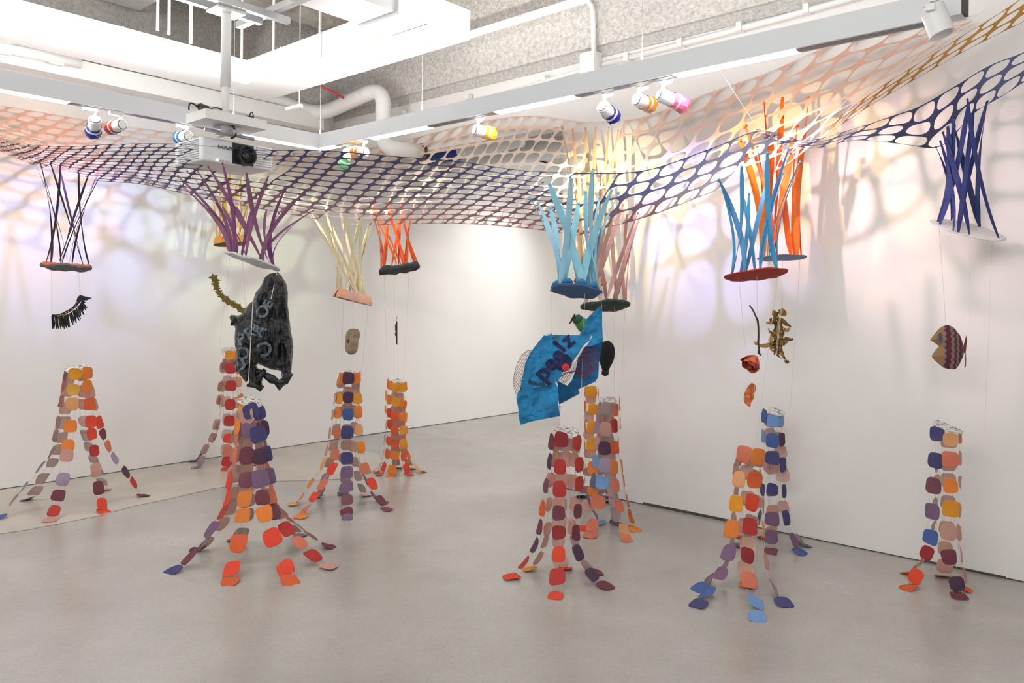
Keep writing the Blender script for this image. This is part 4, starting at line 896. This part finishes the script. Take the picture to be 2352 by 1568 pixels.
# --- red fruit net around and behind the blue bag: one knotted net
og2, s2 = og, s
NETR = mat('maroon_mesh', (120, 48, 62), .8)
e2 = empty('fruit_net', P(1230, 870, 4.64), 'open maroon fruit net poking out behind and through the blue bag', 'fruit net')
def fruit(name, pts_, Yf, du=9):
    vs, fs, ds = sheet(px(og, s, pts_), 5.0); vset = {}; mb = MB(); es = set()
    for f in fs:
        for i in range(3): es.add(tuple(sorted((f[i], f[(i+1) % 3]))))
    rg = random.Random(3)
    for a, b_ in es:
        A, B_ = vs[a], vs[b_]
        if abs(A.y-B_.y) < .15*abs(A.x-B_.x) and ds[a] > .01: continue
        mb.tube([P(A.x, A.y, Yf(A.x, A.y)), P(B_.x, B_.y, Yf(B_.x, B_.y))], .0011, 3, cap=False)
    return mb.build(name, NETR, e2)
fruit('net_bulge', [(170,345),(140,350),(100,385),(75,440),(58,500),(52,560),(68,630),(80,625),(100,560),(118,500),(135,420),(165,360)], lambda u, v: 4.62+.0009*(1230-u))
fruit('net_bulge', [(515,325),(590,320),(592,400),(580,480),(520,525),(470,520),(445,480),(450,430),(475,380)], lambda u, v: 4.66+.02*math.sin(u*.05))
fruit('net_bulge', [(445,425),(440,480),(415,530),(380,560),(345,545),(355,515),(395,475)], lambda u, v: 4.64)
mb = MB(); mb.tube([P(og[0]+x/s, og[1]+y/s, 4.645) for x, y in ((515,340),(530,390),(525,420),(550,440),(552,470),(520,490),(450,485),(400,490),(350,520))], .003, 6); mb.build('net_cord', NETR, e2)
# --- green pepper with a stem
a, c = P(1160+458/2.8, 680+140/2.8, 5.0), P(1160+510/2.8, 680+196/2.8, 5.05)
e = empty('green_vegetable', (a+c)/2, 'small green stuffed vegetable with a twisted dark stem, behind the blue bag', 'vegetable')
ax = (c-a).normalized(); L_ = (c-a).length
mb = MB(); lathe(mb, [(-.004, .004), (0, .024), (.012, .032), (L_*.35, .036), (L_*.7, .042), (L_, .044), (L_*1.35, .036), (L_*1.5, .012)], a, ax, 20); mb.build('body', mat('green_felt', (78, 138, 72), .85, var=(20, .2)), e, smooth=True)
mb = MB(); lathe(mb, [(-.008, .004), (-.005, .022), (.004, .031), (.018, .0345), (.022, .033)], a, ax, 20); mb.build('cap', mat('dark_green_felt', (38, 84, 62), .9), e, smooth=True)
mb = MB(); q = [(450,112),(446,122),(450,140),(440,132),(430,150),(425,165),(412,178)]; mb.tube([P(1160+x/2.8, 680+y/2.8, 4.99) for x, y in q], [.003,.006,.008,.007,.006,.006,.003], 7); mb.build('stem', mat('dark_stem', (52, 38, 38), .9), e)
# --- black knitted bulb
e = empty('black_bulb', P(1392, 850, 5.55), 'black fabric bulb shape tapering to a knotted end, right of the blue bag', 'stuffed bulb')
a = P(1160+660/2.8, 680+285/2.8, 5.55); c = P(1160+642/2.8, 680+512/2.8, 5.55); ax = (c-a).normalized(); k = 5.55/FPX/2.8; Lg = (c-a).length
prof = [(0, 4), (.03, 22), (.10, 38), (.22, 50), (.36, 54), (.50, 50), (.62, 42), (.74, 30), (.82, 22), (.86, 19), (.9, 23), (.96, 22), (1, 8)]
BF = mat('black_felt', (22, 22, 23), .95, var=(30, .3), bump=(60, .4))
mb = MB(); lathe(mb, [(h*Lg, r*k) for h, r in prof], a, ax, 28); mb.build('bulb', BF, e, smooth=True)
mb = MB(); lathe(mb, [(Lg*.855, 21*k), (Lg*.865, 23*k), (Lg*.885, 23*k), (Lg*.895, 21*k)], a, ax, 24); mb.build('tie_band', mat('charcoal_band', (44, 44, 46), .9), e, smooth=True)
MB().tube([a, P(1388, 740, 5.58)], .0011, 4).build('thread', WTHREAD, e)
# --- eyelash
og, s = (90, 640), 6.4; Y = 5.95
e = empty('giant_eyelash', P(143, 712, Y), 'black fabric eyelash with long dangling lashes, under the leftmost funnel', 'eyelash')
LM = mat('black_ribbon', (22, 22, 24), .8)
band = [(185,522),(255,526),(330,505),(400,470),(470,430),(530,370),(565,270),(600,238),(660,255),(778,282),(700,318),(640,320),(600,345),(560,400),(500,455),(440,495),(360,540),(270,570),(190,560)]
vs, fs, ds = sheet(px(og, s, band), 2.2); mb = MB(); mb.add([P(p.x, p.y, Y) for p in vs], [f[::-1] for f in fs]); mb.add([P(p.x, p.y, Y+.01) for p in vs], fs); mb.build('lash_band', LM, e)
rg = random.Random(5)
for x0, y0, x1, y1 in [(190,545,195,740),(205,550,215,735),(238,555,250,742),(262,560,285,735),(290,560,320,742),(318,556,345,715),(340,550,368,738),(370,540,408,730),(395,530,435,715),(420,520,450,712),(450,505,500,680),(470,495,515,650),(500,470,545,655),(520,455,590,615),(545,430,610,590),(570,405,612,550),(590,390,660,535),(605,370,655,470),(610,350,690,465),(625,338,705,425),(640,325,680,352)]:
    a = P(og[0]+x0/s, og[1]+y0/s, Y+rg.uniform(-.01, .01)); c = P(og[0]+x1/s, og[1]+y1/s, Y+rg.uniform(-.03, .03)); mid = a.lerp(c, .6)+Vector((rg.uniform(-.006, .006), 0, 0))
    MB().tube([a, mid, c], [.006, .0075, .003], 6).build('lash', LM, e)
mb = MB()
for x, y in [(280,545),(315,535),(350,525),(395,503),(430,480),(490,445),(540,405),(548,345)]: p = P(og[0]+x/s, og[1]+y/s, Y-.004); mb.box(p, Vector((.006, 0, .003)), Vector((0, .002, 0)), Vector((-.002, 0, .0045)))
mb.build('gold_stitch', mat('gold_stitch', (150, 118, 70), .6), e)
# --- star garland
e = empty('star_garland', P(508, 668, 5.6), 'olive green spiral garland of pointed stars, left of the black bag', 'garland')
ST = mat('olive_felt', (122, 104, 38), .85, var=(30, .25)); og, s = (460, 600), 2.89
pth = [(88,108),(100,125),(102,152),(108,178),(122,204),(138,226),(158,242),(172,258),(192,270),(212,280),(234,292),(250,302),(266,318),(282,330)]
for i, (x, y) in enumerate(pth):
    c = P(og[0]+x/s, og[1]+y/s, 5.6); nx = pth[min(i+1, len(pth)-1)]; pv = pth[max(i-1, 0)]; t = (P(og[0]+nx[0]/s, og[1]+nx[1]/s, 5.6)-P(og[0]+pv[0]/s, og[1]+pv[1]/s, 5.6)).normalized()
    n_ = (t*.5+Vector((0, -1, 0))*.75).normalized(); a = n_.cross(UP).normalized(); b_ = n_.cross(a); sz = (.038 if i < 3 else .032)
    vs = [c+n_*.008]+[c+(a*math.cos(q*math.pi/5+i*.6)+b_*math.sin(q*math.pi/5+i*.6))*(sz if q % 2 == 0 else sz*.5) for q in range(10)]+[c-n_*.008]
    mb = MB(); mb.add(vs, [(0, 1+q, 1+(q+1) % 10) for q in range(10)]+[(11, 1+(q+1) % 10, 1+q) for q in range(10)]); mb.build('star', ST, e, org=c)
MB().tube([P(og[0]+x/s, og[1]+y/s, 5.6) for x, y in pth], .004, 6).build('cord', ST, e)
MB().tube([P(og[0]+195/s, og[1]+265/s, 5.6), P(520, 590, 5.6), P(528, 548, 5.7)], .0011, 4).build('thread', WTHREAD, e)
# --- bean
og, s = (770, 700), 6.4
pl_ = [(255,348),(300,352),(338,360),(360,395),(371,435),(362,475),(345,510),(340,560),(335,640),(318,690),(285,720),(230,732),(185,715),(152,675),(140,610),(145,530),(155,440),(172,390),(200,362)]
e = empty('stuffed_bean', P(810, 785, 6.4), 'plump brown kidney shaped cushion with a navel dimple, under the cream funnel', 'bean cushion')
dm = (og[0]+195/s, og[1]+540/s)
puffy(px(og, s, pl_), 6.4, 18, 1.6, lambda u, v: -.05*math.exp(-(((u-dm[0])*1.2)**2+((v-dm[1])*.7)**2)/10)+.006*math.sin(v*.25), .5).build('cushion', mat('brown_stretch_cloth', (150, 132, 110), .8, var=(10, .15)), e, smooth=True)
# --- dark twisted strand
og, s = (770, 700), 6.4
e = empty('twisted_strand', P(910, 762, 7.3), 'thin dark twisted strand hanging under the bright orange funnel', 'strand'); rg = random.Random(9); mb = MB()
for k in range(5):
    q = [(903+6*math.sin(k*2+y*.05)+(-12 if 290 < y < 460 and k % 2 else 0), y) for y in range(245, 596, 16)]; mb.tube([P(og[0]+x/s, og[1]+y/s, 7.3+.008*math.cos(k*2+y*.06)) for x, y in q], .0042, 5)
mb.build('strand', mat('dark_yarn', (58, 50, 46), .9, var=(40, .5)), e)
mb = MB(); mb.tube([P(og[0]+x/s, og[1]+y/s, 7.3) for x, y in ((900,240),(898,220),(908,190),(910,160))], [.005,.003,.004,.002], 5); mb.build('tip', mat('copper_tip', (190, 140, 115), .8), e)
# --- rose, petal, golden tangle
og, s = (1680, 680), 3.2; Y = 4.7
e = empty('dried_rose', P(1726, 830, Y), 'dried orange red rose hanging head down on a dark crooked stem', 'rose')
stem = [(133,66),(160,105),(178,145),(193,180),(198,230),(200,290),(196,340),(203,385),(202,425)]
MB().tube([P(og[0]+x/s, og[1]+y/s, Y) for x, y in stem], [.004,.005,.005,.006,.006,.006,.007,.006,.008], 8).build('stem', mat('rose_stem', (66, 54, 50), .9, var=(30, .3)), e, smooth=True)
mb = MB(); mb.tube([P(og[0]+x/s, og[1]+y/s, Y-.005) for x, y in ((203,420),(218,436),(224,420))], [.006,.004,.001], 6); mb.build('sepal', bpy.data.materials['rose_stem'], e)
cen = P(og[0]+148/s, og[1]+484/s, Y); axr = (P(og[0]+115/s, og[1]+515/s, Y)-P(og[0]+200/s, og[1]+435/s, Y)+Vector((0, -.05, 0))).normalized()
a1 = axr.cross(Vector((0, 0, 1))).normalized(); b1 = axr.cross(a1); k = 1.06*Y/FPX/s
RM = [mat('rose_petal_%s' % n, c, .75, var=(14, .25)) for n, c in (('red', (168, 60, 50)), ('rust', (190, 84, 52)), ('orange', (214, 112, 70)))]
for li, (R0, hh, npet) in enumerate([(9, 58, 2), (17, 60, 3), (28, 60, 3), (40, 66, 4), (52, 66, 4), (60, 58, 5)]):
    for q in range(npet):
        vs = []; th0 = 2*math.pi*q/npet+li*.8
        for i in range(9):
            for j in range(7):
                t = th0+(i/8-.5)*2*math.pi/npet*1.5; f = j/6; ed = 1-.35*abs(i/8-.5)**2*4*f
                r = R0*(.35+.65*math.sin(min(1, f*1.25)*math.pi/2))*k*(1-(.22-.04*li)*max(0, f-.6)*2.5+.2*max(0, f-.88)*8*(li == 5)*(q % 2)); vs.append(cen+axr*((-52+f*hh*1.55*ed)*k)+(a1*math.cos(t)+b1*math.sin(t))*r)
        mb = MB(); mb.add(vs, [(i*7+j, (i+1)*7+j, (i+1)*7+j+1, i*7+j+1) for i in range(8) for j in range(6)]); mb.build('petal', RM[(li+q) % 3], e, org=vs[30], smooth=True)
pl_ = [(150,634),(165,645),(180,655),(178,690),(168,720),(160,760),(145,780),(138,820),(122,808),(100,790),(90,765),(92,725),(105,690),(122,660)]
e = empty('loose_petal', P(1723, 905, Y), 'single curled orange petal hanging below the dried rose', 'petal')
PM = mat('petal_orange', (214, 112, 56), .7, var=(22, .55))
og_ = og; vs, fs, ds = sheet(px(og, s, pl_), 1.8); mb = MB(); cv = lambda u, v: Y-.05*math.sin((u-1708)/28*3.1)+.006*noise.noise(Vector((u*.2, v*.2, 0)))
mb.add([P(p.x, p.y, cv(p.x, p.y)) for p in vs], [f[::-1] for f in fs]); mb.add([P(p.x, p.y, cv(p.x, p.y)+.003) for p in vs], fs); mb.build('petal_blade', PM, e, smooth=True)
MB().tube([P(og[0]+168/s, og[1]+652/s, Y-.05), P(og[0]+168/s, og[1]+750/s, Y-.05)], .0012, 4).build('thread', WTHREAD, e)
e = empty('golden_tangle', P(1790, 772, 5.15), 'tangle of curling golden brown ribbons hanging right of the dried rose', 'ribbon tangle')
GM = [mat('golden_cloth', (164, 126, 58), .7, var=(26, .4)), mat('ochre_cloth', (138, 102, 48), .75, var=(26, .4))]
rg = random.Random(21); og, s = (1680, 680), 3.2
paths = [[(300,115),(325,135),(350,128),(365,105),(385,130),(360,148)], [(262,205),(290,200),(310,180),(340,165),(370,180),(400,205),(435,225),(410,250),(385,245)], [(275,235),(285,275),(300,300),(285,340),(290,380),(310,400)],
 [(310,190),(320,240),(310,290),(330,320),(320,370),(325,420)], [(340,160),(350,220),(335,280),(350,330),(345,390),(335,430),(360,450)], [(370,170),(365,230),(380,270),(360,310),(375,350),(360,390),(380,430),(395,480),(420,482)],
 [(240,370),(270,355),(300,350),(340,345),(380,350),(410,335),(395,320),(380,340)], [(385,310),(415,315),(448,325),(440,310)], [(172,330),(185,355),(215,365),(260,360),(300,370)], [(285,180),(300,160),(330,155),(350,175),(330,200),(300,195)],
 [(300,340),(330,330),(345,290),(370,290),(365,330),(330,350)], [(315,220),(345,210),(375,225),(350,250),(315,255)]]
paths += [[(x+rg.uniform(-14, 14), y+rg.uniform(-12, 12)) for x, y in q[::-1]] for q in paths[1:7]+paths[9:]]
for i, pth in enumerate(paths):
    pts = [P(og[0]+x/s, og[1]+y/s, 5.15+rg.uniform(-.05, .05)) for x, y in pth]; fine = []
    for q in range(len(pts)-1):
        p0, p1, p2, p3 = pts[max(q-1, 0)], pts[q], pts[q+1], pts[min(q+2, len(pts)-1)]; fine += [cat(p0, p1, p2, p3, t/5) for t in range(5)]
    fine.append(pts[-1]); vs = []; a0 = rg.uniform(0, 3)
    for q, p in enumerate(fine):
        t = (fine[min(q+1, len(fine)-1)]-fine[max(q-1, 0)]).normalized(); d0 = t.cross(Vector((0, 1, 0))).normalized(); d1 = t.cross(d0); th = a0+q*.22
        d = d0*math.cos(th)+d1*math.sin(th)*.7; w_ = .012 if i not in (0,) else .02; vs += [p-d*w_, p+d*w_]
    mb = MB(); mb.add(vs, [(2*q, 2*q+1, 2*q+3, 2*q+2) for q in range(len(fine)-1)]); mb.build('ribbon', GM[i % 2], e, org=fine[0], smooth=True)
for x in (370, 378): MB().tube([P(og[0]+x/s, og[1]+0, 5.1), P(og[0]+(x-45)/s, og[1]+430/s, 5.08)], .0013, 4).build('thread', WTHREAD, e)
# --- striped fish
og, s = (2110, 720), 5.6; Y = 4.5
e = empty('cardboard_fish', P(2178, 798, Y), 'brown cardboard fish with open mouth and painted maroon and blue stripes, under the navy funnel', 'fish')
body = [(147,340),(200,265),(260,195),(310,162),(370,145),(430,165),(480,210),(530,275),(560,350),(578,430),(585,500),(565,570),(530,640),(490,705),(440,718),(380,712),(320,695),(250,640),(200,595),(165,548),(200,490),(262,420),(200,372)]
FM = bpy.data.materials.new('painted_cardboard'); FM.use_nodes = True; nt = FM.node_tree; N = nt.nodes; L = nt.links; b = N['Principled BSDF']; b.inputs['Roughness'].default_value = .9
tc = N.new('ShaderNodeTexCoord'); sx = N.new('ShaderNodeSeparateXYZ'); L.new(tc.outputs['Object'], sx.inputs[0])
wv = N.new('ShaderNodeMath'); wv.operation = 'SINE'; mz = N.new('ShaderNodeMath'); mz.operation = 'MULTIPLY'; mz.inputs[1].default_value = 95; L.new(sx.outputs['Z'], mz.inputs[0]); L.new(mz.outputs[0], wv.inputs[0])
ab = N.new('ShaderNodeMath'); ab.operation = 'ABSOLUTE'; L.new(wv.outputs[0], ab.inputs[0])
m3 = N.new('ShaderNodeMath'); m3.operation = 'MULTIPLY_ADD'; m3.inputs[1].default_value = -.010; L.new(ab.outputs[0], m3.inputs[0]); L.new(sx.outputs['X'], m3.inputs[2])
mrr = N.new('ShaderNodeMapRange'); mrr.inputs['From Min'].default_value = (147-381)/s*Y/FPX; mrr.inputs['From Max'].default_value = (585-381)/s*Y/FPX; L.new(m3.outputs[0], mrr.inputs['Value'])
rp = N.new('ShaderNodeValToRGB'); rp.color_ramp.interpolation = 'CONSTANT'; el = rp.color_ramp.elements
tan_, mar, bl = lin((150, 116, 82))+(1,), lin((92, 40, 44))+(1,), lin((98, 96, 132))+(1,)
el[0].color = tan_; el[1].position = .345; el[1].color = bl
for p_, c_ in ((.37, mar), (.52, tan_), (.565, bl), (.60, tan_), (.625, mar), (.70, bl), (.735, tan_), (.77, mar), (.88, bl)): x_ = el.new(p_); x_.color = c_
L.new(mrr.outputs[0], rp.inputs[0]); L.new(rp.outputs[0], b.inputs['Base Color'])
vs, fs, ds = sheet(px(og, s, body), 2.0); dmx = max(ds); mb = MB()
fy = lambda i: Y-.03*(min(1, ds[i]/dmx))**.6
mb.add([P(p.x, p.y, fy(i)) for i, p in enumerate(vs)], [f[::-1] for f in fs]); mb.add([P(p.x, p.y, 2*Y-fy(i)+.003) for i, p in enumerate(vs)], fs); mb.build('body', FM, e, smooth=True)
vs, fs, ds = sheet(px(og, s, [(612,275),(620,360),(612,440),(602,535),(585,500),(568,455),(580,400)]), 2); mb = MB(); mb.add([P(p.x, p.y, Y) for p in vs], [f[::-1] for f in fs]); mb.add([P(p.x, p.y, Y+.006) for p in vs], fs); mb.build('tail', mat('maroon_card', (112, 46, 48), .9), e)
MB().tube([P(og[0]+x/s, og[1]+y/s, Y) for x, y in ((600,525),(604,600),(602,670),(590,690))], .003, 6).build('tail_rod', mat('brown_rod', (120, 92, 74), .8), e)
mb = MB(); rg = random.Random(2)
for k in range(16):
    t = k*.4; c = P(og[0]+278/s, og[1]+308/s, Y-.026); mb.tube([c, c+Vector((math.cos(t)*.012, 0, math.sin(t)*.030))], .0016, 4)
mb.build('painted_eye', mat('blue_ink', (84, 90, 132), .9), e)
# ---------------------------------------------------------------- light
def light(kind, name, loc, tgt, power, col=(255, 255, 255), **kw):
    l = bpy.data.lights.new(name, kind); l.energy = power; l.color = lin(col)
    for k_, v_ in kw.items(): setattr(l, k_, v_)
    o = bpy.data.objects.new(name, l); COL.objects.link(o); o.location = loc
    if tgt is not None: o.rotation_euler = (Vector(tgt)-Vector(loc)).to_track_quat('-Z', 'Y').to_euler()
    return o
R_ = math.radians
TG = [(wall_right_at(1640, 520), (176, 168, 255), 160), (wall_right_at(1850, 400), (255, 208, 135), 150), (wall_right_at(2120, 480), (255, 214, 222), 170), (P(1340, 420, 6.2), (255, 228, 175), 190),
      (P(930, 480, 7.5), (255, 225, 190), 150), (wall_left_at(560, 560), (228, 245, 205), 120), (Vector((1.5, 2.5, 0)), (255, 248, 240), 20), (wall_left_at(170, 560), (170, 170, 255), 150), (wall_left_at(60, 430), (255, 190, 150), 120), (wall_left_at(320, 470), (190, 220, 255), 90)]
for (c, ax), (tg, col, pw) in zip(SPL, TG):
    light('SPOT', 'gel_beam', c+ax*.06, tg, pw*.4, col, spot_size=R_(66), spot_blend=.8, shadow_soft_size=.02)
fw = wall_left_at(1120, 640)
light('SPOT', 'far_wall_wash', fw+E2*1.6+UP*1.2-E1*.4, fw, 95, spot_size=R_(85), spot_blend=1, shadow_soft_size=.1)
def strip_light(name, loc, dr, along, ln, wd, power):
    z = -Vector(dr).normalized(); x = Vector(along).normalized(); y = z.cross(x)
    o = light('AREA', name, loc, None, power, shape='RECTANGLE', size=ln, size_y=wd)
    m_ = Matrix((x, y, z)).transposed().to_4x4(); m_.translation = loc; o.matrix_world = m_
strip_light('far_room_light', W(-3, 4, 3.4), (0, 0, -1), E1, 2, 2, 110)
strip_light('far_duct_fill', W(-3.2, 3.6, 3.0), (.0, 0, 1), E2, 3, .3, 90)  # unseen upward lamp added to brighten the far duct
# upward strips are added to brighten ducts and ceiling; downward ones follow the LEDs
strip_light('added_uplight', W(1.375, 4.2, z1+.01), (0, 0, 1), E2, 5, .06, 60)
strip_light('added_uplight', W(4.5, 1.7, z1+.01), (0, 0, 1), E1, 5, .06, 110)
strip_light('channel_wash', W(1.375, 4.2, 2.94), (0, 0, -1), E2, 4.6, .06, 24)
strip_light('channel_wash', W(4.5, 1.7, 2.94), (0, 0, -1), E1, 4.6, .06, 24)
strip_light('unseen_fill', Vector((-1.2, .2, 3.6)), Vector((0.5, .7, -.55)), (.81, -.58, 0), 4, 1.2, 75)  # unseen fill lamp added above the camera, turned to lift the right wall
w = bpy.data.worlds.new('gallery'); sc.world = w; w.use_nodes = True
w.node_tree.nodes['Background'].inputs[0].default_value = (.97, .99, 1, 1); w.node_tree.nodes['Background'].inputs[1].default_value = .76
sc.view_settings.view_transform = 'Standard'; sc.view_settings.look = 'None'; sc.view_settings.exposure = 0.11
cy = sc.cycles
cy.max_bounces = 5; cy.diffuse_bounces = 3; cy.glossy_bounces = 2; cy.transmission_bounces = 2; cy.transparent_max_bounces = 4
cy.use_adaptive_sampling = True; cy.adaptive_threshold = .1; cy.adaptive_min_samples = 16; cy.caustics_reflective = False; cy.caustics_refractive = False
sc.view_settings.exposure = 0.16
